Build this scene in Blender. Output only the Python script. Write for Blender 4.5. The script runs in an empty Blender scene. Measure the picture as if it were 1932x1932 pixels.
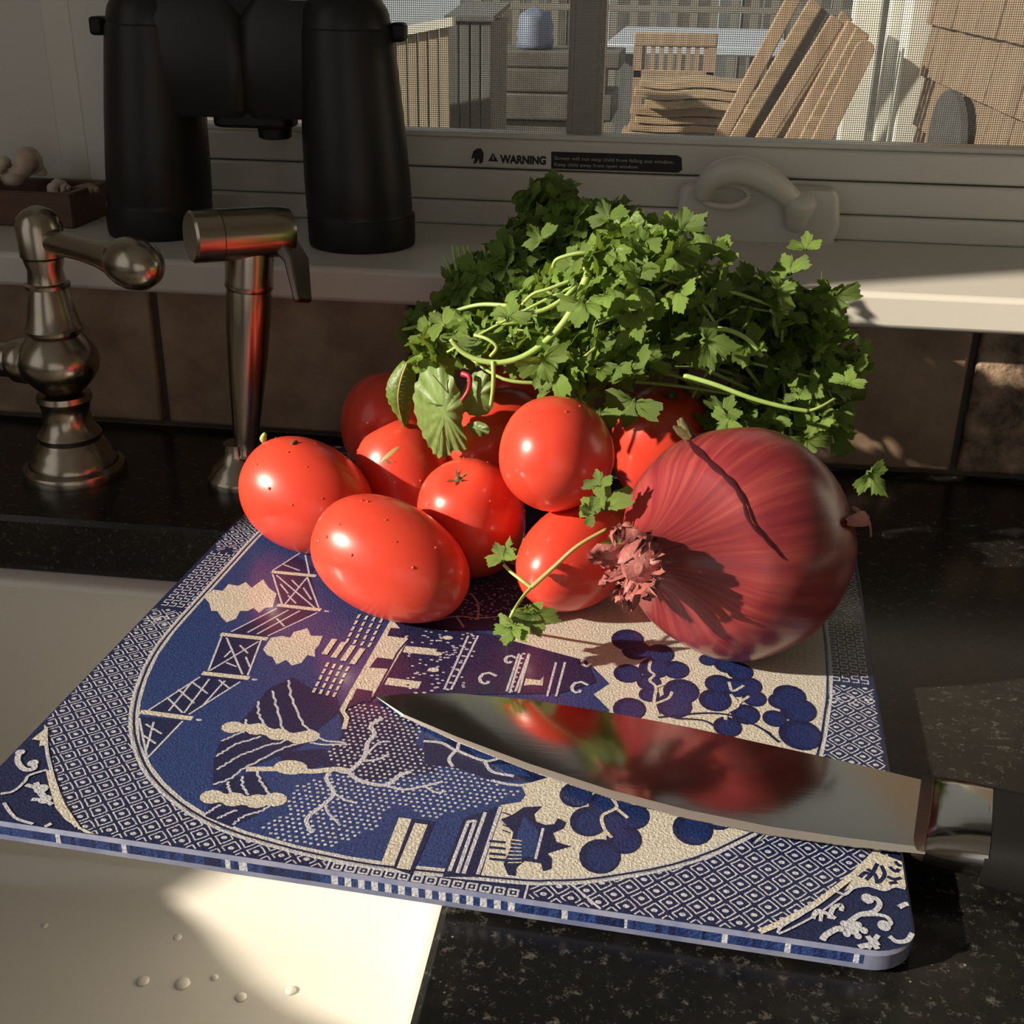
import bpy, bmesh, math, random
from mathutils.bvhtree import BVHTree
from mathutils import Vector, Matrix, noise as mnoise
from mathutils.geometry import tessellate_polygon

S = bpy.context.scene
COL = S.collection
R = math.radians

# ------------------------------------------------------------------ camera
F_PX, PITCH, ROLL, YAW, HC = 2240.0, R(24.5638), R(0.8671), R(-7.4899), 0.2585
def cam_axes():
    fw = Vector((math.sin(YAW)*math.cos(PITCH), math.cos(YAW)*math.cos(PITCH), -math.sin(PITCH)))
    rt = Vector((math.cos(YAW), -math.sin(YAW), 0)); up = rt.cross(fw)
    c, s = math.cos(ROLL), math.sin(ROLL)
    return c*rt + s*up, -s*rt + c*up, fw
RT, UP, FW = cam_axes()
CAM = Vector((0, 0, HC))
cd = bpy.data.cameras.new('camera'); cam = bpy.data.objects.new('camera', cd); COL.objects.link(cam)
m = Matrix.Identity(4)
for i in range(3):
    m[i][0], m[i][1], m[i][2], m[i][3] = RT[i], UP[i], -FW[i], CAM[i]
cam.matrix_world = m
cd.sensor_width = 36.0; cd.sensor_fit = 'HORIZONTAL'; cd.lens = F_PX/1932*36
cd.clip_start = 0.01; cd.clip_end = 200
S.camera = cam

# ------------------------------------------------------------------ light
SUN_AZ, SUN_EL = R(25), R(24)          # travels +x and a little +y, low winter sun
W = bpy.data.worlds.new('world'); S.world = W; W.use_nodes = True
bg = W.node_tree.nodes['Background']; bg.inputs[0].default_value = (0.95, 0.93, 0.90, 1); bg.inputs[1].default_value = 0.68
sd = bpy.data.lights.new('sun_offscreen', 'SUN'); sun = bpy.data.objects.new('sun_offscreen', sd); COL.objects.link(sun)
sd.energy = 9.0; sd.color = (1.0, 0.87, 0.69); sd.angle = R(1.0)
sdir = Vector((math.cos(SUN_AZ)*math.cos(SUN_EL), math.sin(SUN_AZ)*math.cos(SUN_EL), -math.sin(SUN_EL)))
sun.rotation_euler = sdir.to_track_quat('-Z', 'Y').to_euler(); sun.location = (-3, -1, 3)
S.view_settings.view_transform = 'Standard'; S.view_settings.look = 'None'
S.view_settings.gamma = 1; S.view_settings.use_curve_mapping = False
S.view_settings.exposure = -0.15

# ------------------------------------------------------------------ pixel rays (reference frame 1932 x 1932) -> real places
def ray(px, py): return RT*((px-966)/F_PX) - UP*((py-966)/F_PX) + FW
def az(px, py, z):
    d = ray(px, py); return CAM + d*((HC-z)/-d.z)
def ay(px, py, y):
    d = ray(px, py); return CAM + d*(y/d.y)
def mpp(P): return (P-CAM).dot(FW)/F_PX      # metres per pixel at P

# ------------------------------------------------------------------ object helpers
def empty(name, loc, label=None, cat=None, group=None):
    o = bpy.data.objects.new(name, None); COL.objects.link(o); o.location = loc; o.empty_display_size = 0.02
    tag(o, label, cat, group); return o
def tag(o, label=None, cat=None, group=None, kind=None):
    if label: o['label'] = label
    if cat: o['category'] = cat
    if group: o['group'] = group
    if kind: o['kind'] = kind
    return o
class MB:
    def __init__(s): s.v = []; s.f = []; s.mi = []; s.uv = None
    def add(s, vs, fs, mi=0):
        b = len(s.v); s.v += [Vector(v) for v in vs]
        for f in fs: s.f.append([b+i for i in f]); s.mi.append(mi)
        return s
    def box(s, lo, hi, mi=0):
        x0,y0,z0 = lo; x1,y1,z1 = hi
        return s.add([(x0,y0,z0),(x1,y0,z0),(x1,y1,z0),(x0,y1,z0),(x0,y0,z1),(x1,y0,z1),(x1,y1,z1),(x0,y1,z1)],
                     [(0,3,2,1),(4,5,6,7),(0,1,5,4),(1,2,6,5),(2,3,7,6),(3,0,4,7)], mi)
    def obox(s, c, ax, ay_, az_, mi=0):      # oriented box: centre and half vectors
        c = Vector(c); vs = []
        for k in (-1,1):
            for (i,j) in ((-1,-1),(1,-1),(1,1),(-1,1)): vs.append(c+i*ax+j*ay_+k*az_)
        return s.add(vs, [(0,3,2,1),(4,5,6,7),(0,1,5,4),(1,2,6,5),(2,3,7,6),(3,0,4,7)], mi)
    def tube(s, pts, rad, n=10, caps=True, mi=0):
        pts = [Vector(p) for p in pts]
        if not isinstance(rad, (list, tuple)): rad = [rad]*len(pts)
        vs, fs = [], []; t0 = (pts[1]-pts[0]).normalized()
        u = t0.orthogonal().normalized()
        for i, p in enumerate(pts):
            t = (pts[min(i+1,len(pts)-1)]-pts[max(i-1,0)])
            t = t.normalized() if t.length > 1e-9 else t0
            u = (u - t*u.dot(t)).normalized(); w = t.cross(u)
            for k in range(n):
                a = 2*math.pi*k/n; vs.append(p+(u*math.cos(a)+w*math.sin(a))*rad[i])
        for i in range(len(pts)-1):
            for k in range(n): fs.append((i*n+k, i*n+(k+1)%n, (i+1)*n+(k+1)%n, (i+1)*n+k))
        if caps: fs.append(tuple(range(n-1,-1,-1))); fs.append(tuple((len(pts)-1)*n+k for k in range(n)))
        return s.add(vs, fs, mi)
    def lathe(s, base, axis, prof, n=32, mi=0):       # prof: (height along axis, radius)
        base = Vector(base); a = Vector(axis).normalized(); u = a.orthogonal().normalized(); w = a.cross(u); vs=[]; fs=[]
        for h, r in prof:
            for k in range(n):
                t = 2*math.pi*k/n; vs.append(base+a*h+(u*math.cos(t)+w*math.sin(t))*max(r,1e-5))
        for i in range(len(prof)-1):
            for k in range(n): fs.append((i*n+k, i*n+(k+1)%n, (i+1)*n+(k+1)%n, (i+1)*n+k))
        fs.append(tuple(range(n-1,-1,-1))); fs.append(tuple((len(prof)-1)*n+k for k in range(n)))
        return s.add(vs, fs, mi)
    def prism(s, pts, off, mi=0):                     # planar outline + offset vector
        n = len(pts); pts = [Vector(p) for p in pts]; off = Vector(off)
        vs = pts+[p+off for p in pts]
        tri = tessellate_polygon([pts]); nrm = Vector((0,0,0))
        for i in range(n): nrm += pts[i].cross(pts[(i+1)%n])
        fs = []
        flip = nrm.dot(off) > 0
        for a,b,c in tri:
            q = (pts[b]-pts[a]).cross(pts[c]-pts[a]).dot(off) > 0
            fs.append((c,b,a) if q else (a,b,c)); fs.append((a+n,b+n,c+n) if q else (c+n,b+n,a+n))
        for i in range(n):
            j = (i+1)%n; fs.append((i,j,j+n,i+n) if flip else (j,i,i+n,j+n))
        return s.add(vs, fs, mi)
    def loft(s, rings, caps=True, mi=0):
        n = len(rings[0]); vs = [p for r in rings for p in r]; fs = []
        for i in range(len(rings)-1):
            for k in range(n): fs.append((i*n+k, i*n+(k+1)%n, (i+1)*n+(k+1)%n, (i+1)*n+k))
        if caps: fs.append(tuple(range(n-1,-1,-1))); fs.append(tuple((len(rings)-1)*n+k for k in range(n)))
        return s.add(vs, fs, mi)
def build(name, mb, mat, parent=None, smooth=False, bevel=0, seg=2, auto=None):
    """one mesh object; vertices are given in world space, a child's are stored relative to its thing's base"""
    org = Vector((0,0,0)); p = parent
    while p is not None: org = org + p.location; p = p.parent
    me = bpy.data.meshes.new(name)
    if parent is None:
        lo = Vector([min(v[i] for v in mb.v) for i in range(3)]); hi = Vector([max(v[i] for v in mb.v) for i in range(3)])
        loc = Vector(((lo.x+hi.x)/2, (lo.y+hi.y)/2, lo.z)); org = loc
    me.from_pydata([v-org for v in mb.v], [], mb.f)
    mats = mat if isinstance(mat, (list, tuple)) else [mat]
    for mm in mats: me.materials.append(mm)
    if len(mats) > 1: me.polygons.foreach_set('material_index', mb.mi)
    if mb.uv:
        l = me.uv_layers.new(name='UVMap')
        for poly in me.polygons:
            for li, vi in zip(poly.loop_indices, poly.vertices): l.data[li].uv = mb.uv[vi]
    me.validate(); me.update()
    bm = bmesh.new(); bm.from_mesh(me)
    if not smooth == 'leaf' and len(bm.faces) < 60000:
        bmesh.ops.recalc_face_normals(bm, faces=bm.faces)
    bm.to_mesh(me); bm.free()
    if smooth: me.shade_smooth()
    o = bpy.data.objects.new(name, me); COL.objects.link(o)
    if parent is None: o.location = loc
    else: o.parent = parent
    if bevel:
        md = o.modifiers.new('bevel', 'BEVEL'); md.width = bevel; md.segments = seg; md.limit_method = 'ANGLE'; md.angle_limit = R(40)
        me.shade_smooth()
    if auto or bevel:
        me.shade_smooth()
        for e in me.edges: pass
        me.set_sharp_from_angle(angle=R(auto or 35))
    return o
def rrect(x0, x1, y0, y1, rad, k=6, front_left=None):
    pts = []; q = front_left or rad
    for cx, cy, a0, r in ((x1-rad,y1-rad,0,rad),(x0+rad,y1-rad,90,rad),(x0+q,y0+q,180,q),(x1-rad,y0+rad,270,rad)):
        for i in range(k+1):
            a = R(a0+90*i/k); pts.append((cx+r*math.cos(a), cy+r*math.sin(a)))
    return pts
def spline(pts, n=6):
    """Catmull-Rom through points"""
    P = [Vector(p) for p in pts]; out = []
    for i in range(len(P)-1):
        a, b, c, d = P[max(i-1,0)], P[i], P[i+1], P[min(i+2,len(P)-1)]
        for j in range(n):
            t = j/n; out.append(0.5*((2*b)+(c-a)*t+(2*a-5*b+4*c-d)*t*t+(3*b-3*c+d-a)*t**3))
    out.append(P[-1]); return out

# ------------------------------------------------------------------ materials
def mat(name, col=(0.8,0.8,0.8), rough=0.5, metal=0.0, spec=0.5, noise=None, bump=None, coat=0, sss=0, trans=0):
    """principled; noise=(scale, colour2, lo, hi[, stretch]); bump=(scale, strength, dist)"""
    M = bpy.data.materials.new(name); M.use_nodes = True; nt = M.node_tree; b = nt.nodes['Principled BSDF']
    b.inputs['Base Color'].default_value = (*col, 1); b.inputs['Roughness'].default_value = rough
    b.inputs['Metallic'].default_value = metal; b.inputs['Specular IOR Level'].default_value = spec
    b.inputs['Coat Weight'].default_value = coat; b.inputs['Coat Roughness'].default_value = 0.1
    b.inputs['Transmission Weight'].default_value = trans
    if sss:
        b.inputs['Subsurface Weight'].default_value = sss; b.inputs['Subsurface Radius'].default_value = (1,0.3,0.15); b.inputs['Subsurface Scale'].default_value = 0.006
    tc = nt.nodes.new('ShaderNodeTexCoord')
    if noise:
        sc, c2, lo, hi = noise[:4]; mp = nt.nodes.new('ShaderNodeMapping')
        mp.inputs['Scale'].default_value = noise[4] if len(noise) > 4 else (1,1,1)
        nz = nt.nodes.new('ShaderNodeTexNoise'); nz.inputs['Scale'].default_value = sc; nz.inputs['Detail'].default_value = 6
        nz.inputs['Roughness'].default_value = 0.65
        rp = nt.nodes.new('ShaderNodeValToRGB'); rp.color_ramp.elements[0].position = lo; rp.color_ramp.elements[1].position = hi
        rp.color_ramp.elements[0].color = (*col,1); rp.color_ramp.elements[1].color = (*c2,1)
        L = nt.links.new
        L(tc.outputs['Object'], mp.inputs[0]); L(mp.outputs[0], nz.inputs['Vector']); L(nz.outputs['Fac'], rp.inputs[0]); L(rp.outputs[0], b.inputs['Base Color'])
    if bump:
        nz = nt.nodes.new('ShaderNodeTexNoise'); nz.inputs['Scale'].default_value = bump[0]; nz.inputs['Detail'].default_value = 3
        bp = nt.nodes.new('ShaderNodeBump'); bp.inputs['Strength'].default_value = bump[1]; bp.inputs['Distance'].default_value = bump[2]
        L = nt.links.new
        if len(bump) > 3:
            mp = nt.nodes.new('ShaderNodeMapping'); mp.inputs['Scale'].default_value = bump[3]
            L(tc.outputs['Object'], mp.inputs[0]); L(mp.outputs[0], nz.inputs['Vector'])
        else: L(tc.outputs['Object'], nz.inputs['Vector'])
        L(nz.outputs['Fac'], bp.inputs['Height']); L(bp.outputs[0], b.inputs['Normal'])
    return M
def leaf_mat(name, c1, c2, tr, rough=0.5, bump=0.4):
    M = mat(name, c1, rough-.06, spec=0.5, noise=(160, c2, 0.35, 0.65), bump=(350, bump, 0.001)); nt = M.node_tree
    b = nt.nodes['Principled BSDF']; out = nt.nodes['Material Output']
    t = nt.nodes.new('ShaderNodeBsdfTranslucent'); t.inputs[0].default_value = (*tr, 1)
    mx = nt.nodes.new('ShaderNodeMixShader'); mx.inputs[0].default_value = 0.32
    nt.links.new(b.outputs[0], mx.inputs[1]); nt.links.new(t.outputs[0], mx.inputs[2]); nt.links.new(mx.outputs[0], out.inputs[0])
    # vary from leaf to leaf
    oi = nt.nodes.new('ShaderNodeObjectInfo'); hs = nt.nodes.new('ShaderNodeHueSaturation'); mr = nt.nodes.new('ShaderNodeMapRange')
    mr.inputs['To Min'].default_value = 0.72; mr.inputs['To Max'].default_value = 1.3
    src = b.inputs['Base Color'].links[0].from_socket
    nt.links.new(oi.outputs['Random'], mr.inputs['Value']); nt.links.new(mr.outputs[0], hs.inputs['Value'])
    nt.links.new(src, hs.inputs['Color']); nt.links.new(hs.outputs[0], b.inputs['Base Color'])
    return M
def glass_pane(name, tint=(0.93,0.96,0.95)):
    M = bpy.data.materials.new(name); M.use_nodes = True; nt = M.node_tree; nt.nodes.remove(nt.nodes['Principled BSDF'])
    tr = nt.nodes.new('ShaderNodeBsdfTransparent'); tr.inputs[0].default_value = (*tint,1)
    gl = nt.nodes.new('ShaderNodeBsdfGlossy'); gl.inputs['Roughness'].default_value = 0.02
    fr = nt.nodes.new('ShaderNodeFresnel'); fr.inputs[0].default_value = 1.45
    mx = nt.nodes.new('ShaderNodeMixShader'); L = nt.links.new
    L(fr.outputs[0], mx.inputs[0]); L(tr.outputs[0], mx.inputs[1]); L(gl.outputs[0], mx.inputs[2]); L(mx.outputs[0], nt.nodes['Material Output'].inputs[0])
    return M
M = {}
def granite():
    g = mat('black_granite', (0.008,0.008,0.008), 0.2, spec=0.5); nt = g.node_tree; b = nt.nodes['Principled BSDF']; L = nt.links.new
    tc = nt.nodes.new('ShaderNodeTexCoord')
    n1 = nt.nodes.new('ShaderNodeTexNoise'); n1.inputs['Scale'].default_value = 9; n1.inputs['Detail'].default_value = 8; n1.inputs['Roughness'].default_value = 0.7
    r1 = nt.nodes.new('ShaderNodeValToRGB'); e = r1.color_ramp.elements; e[0].position = 0.42; e[1].position = 0.72; e[0].color=(0.006,0.006,0.006,1); e[1].color=(0.030,0.028,0.024,1)
    n2 = nt.nodes.new('ShaderNodeTexNoise'); n2.inputs['Scale'].default_value = 260; n2.inputs['Detail'].default_value = 5; n2.inputs['Roughness'].default_value = 0.8
    r2 = nt.nodes.new('ShaderNodeValToRGB'); e = r2.color_ramp.elements; e[0].position = 0.56; e[1].position = 0.74; e[0].color=(0,0,0,1); e[1].color=(0.115,0.11,0.095,1)
    ad = nt.nodes.new('ShaderNodeMix'); ad.data_type='RGBA'; ad.blend_type='ADD'; ad.inputs[0].default_value = 1
    vo = nt.nodes.new('ShaderNodeTexVoronoi'); vo.inputs['Scale'].default_value = 210
    r3 = nt.nodes.new('ShaderNodeValToRGB'); e = r3.color_ramp.elements; e[0].position = 0.04; e[1].position = 0.10; e[0].color=(0.32,0.30,0.26,1); e[1].color=(0,0,0,1)
    ad2 = nt.nodes.new('ShaderNodeMix'); ad2.data_type='RGBA'; ad2.blend_type='ADD'
    n3 = nt.nodes.new('ShaderNodeTexNoise'); n3.inputs['Scale'].default_value = 35
    r4 = nt.nodes.new('ShaderNodeValToRGB'); r4.color_ramp.elements[0].position = 0.57; r4.color_ramp.elements[1].position = 0.66
    for n in (n1,n2,n3,vo): L(tc.outputs['Object'], n.inputs['Vector'])
    L(n1.outputs['Fac'], r1.inputs[0]); L(n2.outputs['Fac'], r2.inputs[0]); L(r1.outputs[0], ad.inputs[6]); L(r2.outputs[0], ad.inputs[7])
    L(vo.outputs['Distance'], r3.inputs[0]); L(n3.outputs['Fac'], r4.inputs[0]); L(r4.outputs[0], ad2.inputs[0])
    L(ad.outputs[2], ad2.inputs[6]); L(r3.outputs[0], ad2.inputs[7]); L(ad2.outputs[2], b.inputs['Base Color'])
    rr = nt.nodes.new('ShaderNodeMapRange'); rr.inputs['To Min'].default_value = 0.14; rr.inputs['To Max'].default_value = 0.34
    L(n2.outputs['Fac'], rr.inputs['Value']); L(rr.outputs[0], b.inputs['Roughness'])
    return g
M['granite'] = granite()
M['white'] = mat('white_paint', (0.62,0.60,0.55), 0.38, bump=(60,0.05,0.002))
M['vinyl'] = mat('white_vinyl', (0.66,0.64,0.58), 0.35)
M['plaster'] = mat('wall_paint', (0.60,0.59,0.56), 0.6)
M['room_paint'] = mat('room_paint', (0.50,0.45,0.38), 0.6)
M['grout'] = mat('grout', (0.10,0.085,0.07), 0.9, bump=(400,0.4,0.001))
M['tile'] = mat('stone_tile', (0.20,0.135,0.09), 0.55, noise=(26,(0.40,0.29,0.20),0.3,0.7), bump=(70,0.5,0.002))
M['tile_dark'] = mat('rough_stone_tile', (0.07,0.045,0.032), 0.6, noise=(55,(0.42,0.30,0.21),0.38,0.68), bump=(120,0.9,0.002))
M['sink'] = mat('white_enamel', (0.70,0.68,0.63), 0.13, spec=0.5)
M['nickel'] = mat('brushed_nickel', (0.40,0.345,0.28), 0.25, metal=1.0, bump=(900,0.05,0.0005,(1,1,0.05)))
M['nickel_dark'] = mat('dark_nickel', (0.20,0.175,0.15), 0.35, metal=1.0)
M['rubber'] = mat('black_rubber_armour', (0.012,0.0125,0.013), 0.42, spec=0.4, bump=(1500,0.1,0.0003))
M['rubber_soft'] = mat('black_plain_rubber', (0.006,0.006,0.006), 0.55, spec=0.35)  # rear dark board stands in for the shaded gap between the others
M['lens'] = mat('dark_lens', (0.004,0.004,0.008), 0.05, coat=1)
M['wood_dark'] = mat('dark_stained_wood', (0.075,0.032,0.016), 0.5, noise=(30,(0.13,0.06,0.03),0.3,0.7,(1,6,6)))
M['shell'] = mat('seashell', (0.62,0.52,0.42), 0.45, noise=(60,(0.34,0.22,0.15),0.4,0.75))
M['twig'] = mat('dry_twig', (0.20,0.13,0.07), 0.8, noise=(120,(0.34,0.25,0.14),0.3,0.7))
M['tomato'] = mat('tomato_skin', (0.64,0.046,0.026), 0.31, spec=0.5, noise=(38,(0.72,0.075,0.040),0.25,0.75), sss=0.25, coat=0.25)
M['scar'] = mat('tomato_stem_scar', (0.055,0.05,0.02), 0.8, noise=(300,(0.16,0.13,0.04),0.3,0.7))
M['drop'] = None
M['leaf'] = leaf_mat('cilantro_leaf', (0.092,0.165,0.022), (0.205,0.315,0.062), (0.26,0.38,0.045))
M['leaf_broad'] = leaf_mat('broad_leaf', (0.15,0.25,0.065), (0.25,0.37,0.12), (0.24,0.36,0.06), bump=0.2)
M['stem'] = mat('pale_stem', (0.30,0.45,0.11), 0.4, noise=(90,(0.40,0.55,0.18),0.3,0.7), sss=0.15)
M['stem_deep'] = mat('green_stem', (0.12,0.22,0.045), 0.45, noise=(90,(0.18,0.30,0.07),0.3,0.7))
M['stem_red'] = mat('red_stem', (0.38,0.02,0.05), 0.4)
M['stem_tan'] = mat('tan_stem', (0.36,0.27,0.09), 0.5)
M['onion_paper'] = mat('dry_onion_paper', (0.27,0.07,0.07), 0.55, noise=(110,(0.46,0.18,0.16),0.3,0.7), bump=(500,0.5,0.001))
M['onion_dark'] = mat('dark_onion_skin', (0.045,0.005,0.009), 0.6, spec=0.2)
M['steel'] = mat('polished_steel', (0.52,0.49,0.45), 0.13, metal=1.0, bump=(700,0.05,0.0003,(0.04,1,1)))
M['steel_edge'] = mat('ground_steel_edge', (0.80,0.78,0.74), 0.55, metal=1.0)
M['handle'] = mat('black_handle', (0.010,0.010,0.010), 0.5, spec=0.22)
def print_mat(name, col, c2=None):
    g = mat(name, col, 0.34, spec=0.5, noise=(900, c2 or tuple(c*0.82 for c in col), 0.38, 0.62), bump=(1100,0.6,0.0008), coat=0.7)
    g.node_tree.nodes['Principled BSDF'].inputs['Coat Roughness'].default_value = 0.16
    return g
M['p_navy'] = print_mat('print_navy', (0.008,0.012,0.050), (0.016,0.025,0.085))
M['p_blue'] = print_mat('print_blue', (0.030,0.062,0.205), (0.014,0.032,0.125))
M['p_cream'] = print_mat('print_cream', (0.66,0.63,0.55), (0.45,0.425,0.365))
M['p_mid'] = print_mat('print_deep_blue', (0.018,0.036,0.145), (0.010,0.020,0.085))
M['p_pale'] = print_mat('print_pale_blue', (0.56,0.58,0.64), (0.42,0.44,0.52))
M['glass_edge'] = mat('frosted_glass_edge', (0.34,0.37,0.50), 0.15, spec=0.6, trans=0.3, noise=(60,(0.20,0.23,0.40),0.35,0.65))
def onion_mat():
    g = mat('red_onion_skin', (0.3,0.03,0.05), 0.27, coat=0.3, spec=0.5, sss=0.1); nt = g.node_tree; b = nt.nodes['Principled BSDF']; L = nt.links.new
    uv = nt.nodes.new('ShaderNodeUVMap'); mp = nt.nodes.new('ShaderNodeMapping'); mp.inputs['Scale'].default_value = (60, 2.2, 1)
    n = nt.nodes.new('ShaderNodeTexNoise'); n.inputs['Scale'].default_value = 1.0; n.inputs['Detail'].default_value = 7; n.inputs['Roughness'].default_value = 0.55
    r = nt.nodes.new('ShaderNodeValToRGB'); e = r.color_ramp.elements
    e[0].position = 0.26; e[0].color = (0.15,0.015,0.028,1); e[1].position = 0.80; e[1].color = (0.37,0.082,0.070,1)
    k = e.new(0.5); k.color = (0.25,0.030,0.036,1)
    b.inputs['Coat Weight'].default_value = 0.55; b.inputs['Coat Roughness'].default_value = 0.24; b.inputs['Roughness'].default_value = 0.36
    L(uv.outputs[0], mp.inputs[0]); L(mp.outputs[0], n.inputs['Vector']); L(n.outputs['Fac'], r.inputs[0])
    n2 = nt.nodes.new('ShaderNodeTexNoise'); n2.inputs['Scale'].default_value = 22; tc = nt.nodes.new('ShaderNodeTexCoord'); L(tc.outputs['Object'], n2.inputs['Vector'])
    mx = nt.nodes.new('ShaderNodeMix'); mx.data_type='RGBA'; mx.blend_type='MULTIPLY'; mx.inputs[0].default_value = 0.6
    r2 = nt.nodes.new('ShaderNodeValToRGB'); r2.color_ramp.elements[0].position=0.3; r2.color_ramp.elements[1].position=0.7; r2.color_ramp.elements[0].color=(0.55,0.45,0.5,1); r2.color_ramp.elements[1].color=(1.15,1.1,1.05,1)
    L(n2.outputs['Fac'], r2.inputs[0]); L(r.outputs[0], mx.inputs[6]); L(r2.outputs[0], mx.inputs[7]); L(mx.outputs[2], b.inputs['Base Color'])
    mp2 = nt.nodes.new('ShaderNodeMapping'); mp2.inputs['Scale'].default_value = (120,1,1); n3 = nt.nodes.new('ShaderNodeTexNoise'); n3.inputs['Scale'].default_value = 1
    bp = nt.nodes.new('ShaderNodeBump'); bp.inputs['Strength'].default_value = 0.12; bp.inputs['Distance'].default_value = 0.001
    L(uv.outputs[0], mp2.inputs[0]); L(mp2.outputs[0], n3.inputs['Vector']); L(n3.outputs['Fac'], bp.inputs['Height']); L(bp.outputs[0], b.inputs['Normal'])
    return g
M['onion'] = onion_mat()
# outdoors
M['fence'] = mat('weathered_fence_wood', (0.28,0.235,0.17), 0.8, noise=(14,(0.42,0.36,0.27),0.3,0.7,(4,4,0.4)))
M['grey_wood'] = mat('grey_timber', (0.10,0.105,0.11), 0.85, noise=(14,(0.16,0.165,0.17),0.3,0.7,(4,4,0.4)))
M['dark_timber'] = mat('dark_timber', (0.07,0.065,0.06), 0.9, noise=(9,(0.14,0.13,0.12),0.3,0.7))
M['tan_wood'] = mat('tan_board_wood', (0.30,0.20,0.135), 0.7, noise=(10,(0.46,0.33,0.235),0.3,0.7,(5,5,0.5)))
M['pile_wood'] = mat('split_plank_wood', (0.24,0.165,0.10), 0.8, noise=(16,(0.48,0.35,0.235),0.3,0.7,(0.7,4,4)))
M['shingle'] = mat('brown_cedar_shingle', (0.185,0.125,0.085), 0.85, noise=(12,(0.30,0.215,0.15),0.3,0.7,(3,3,0.5)))
M['trim'] = mat('white_exterior_trim', (0.74,0.73,0.68), 0.6)
M['table'] = mat('pale_table_top', (0.50,0.55,0.66), 0.35)
M['tarp'] = mat('blue_tarp', (0.16,0.19,0.30), 0.6)
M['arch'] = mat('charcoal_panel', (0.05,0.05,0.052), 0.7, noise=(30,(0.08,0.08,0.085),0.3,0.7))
M['deck'] = mat('deck_boards', (0.16,0.14,0.12), 0.9, noise=(3,(0.26,0.23,0.19),0.3,0.7))
M['far_fence'] = mat('far_fence_wood', (0.20,0.19,0.17), 0.85)
M['screen'] = mat('screen_wire', (0.26,0.25,0.23), 0.5)
M['pane'] = glass_pane('window_glass')
M['drop'] = mat('water_drop_on_enamel', (0.78,0.76,0.69), 0.03, coat=1)
M['bead'] = mat('water_bead_on_tomato', (0.66,0.07,0.04), 0.05, coat=1)
M['ink'] = mat('label_ink', (0.008,0.008,0.009), 0.45)
M['label_text'] = mat('label_letters', (0.42,0.41,0.38), 0.5)

# ================================================================== the room
YT = 0.648                 # tile face
SX0, SX1, SY0, SY1 = -0.70, -0.056, 0.205, 0.512      # sink opening in the worktop
def struct(name, mb, mt, parent=None, **k):
    o = build(name, mb, mt, parent, **k)
    if parent is None: o['kind'] = 'structure'
    return o
WX0, WX1, WZ0, WZ1 = -0.385, 0.62, 0.088, 0.95
RX0 = -0.66         # window opening in the wall
HX0 = -1.04                                            # house corner on the left
b = MB()
for lo, hi in (((HX0,YT+.012,-.92),(1.3,.86,WZ0)), ((HX0,YT+.012,WZ0),(RX0,.86,WZ1)), ((RX0,.80,WZ0),(WX0,.86,WZ1)), ((WX1,YT+.012,WZ0),(1.3,.86,WZ1)), ((HX0,YT+.012,WZ1),(1.3,.86,1.45))):
    b.box(lo, hi)
wall = struct('wall_window', b, M['plaster'])
b = MB().box((HX0,YT+.006,0),(1.3,YT+.0125,.0885)); struct('grout_bed', b, M['grout'], wall)
TX = [0.1658+.155*k for k in range(-5,4)]
rnd = random.Random(4)
for k in range(len(TX)-1):
    b = MB().box((TX[k]+.0022,YT+rnd.uniform(-.0008,.0008),.0035),(TX[k+1]-.0022,YT+.0075,.0883))
    struct('tile', b, M['tile_dark'] if k == 5 else M['tile'], wall, bevel=.0022)
# left wall with the window that the low sun comes through
LX = -1.0; LY0, LY1, LZ0, LZ1 = -1.5, 0.130, 0.10, 1.20
b = MB()
for lo, hi in (((LX-.04,-2.5,-.92),(LX,.66,LZ0)), ((LX-.04,-2.5,LZ1),(LX,.66,1.45)), ((LX-.04,LY1,LZ0),(LX,.66,LZ1)), ((LX-.04,-2.5,LZ0),(LX,LY0,LZ1))):
    b.box(lo, hi)
struct('wall_left', b, M['room_paint'])
b = MB()
BY0, DX0, DX1, DZ1 = -2.45, -0.35, 1.05, 1.15           # unseen far wall of the kitchen, opening added to let in sky fill
for lo, hi in (((HX0,BY0-.05,-.92),(DX0,BY0,1.45)), ((DX1,BY0-.05,-.92),(1.35,BY0,1.45)), ((DX0,BY0-.05,DZ1),(DX1,BY0,1.45))): b.box(lo,hi)
struct('wall_back', b, M['room_paint'])
struct('wall_side', MB().box((1.3,BY0,-.92),(1.35,.66,1.45)), M['room_paint'])  # unseen right wall, added to darken the room and its reflections
struct('ceiling', MB().box((HX0,-2.5,1.45),(1.35,.86,1.5)), M['plaster'])
struct('floor', MB().box((HX0,-2.5,-.95),(1.35,.86,-.92)), mat('floor_wood',(0.22,0.13,0.07),0.5))
struct('ground', MB().box((-9,.86,-.86),(9,20,-.80)), M['deck'])

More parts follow.
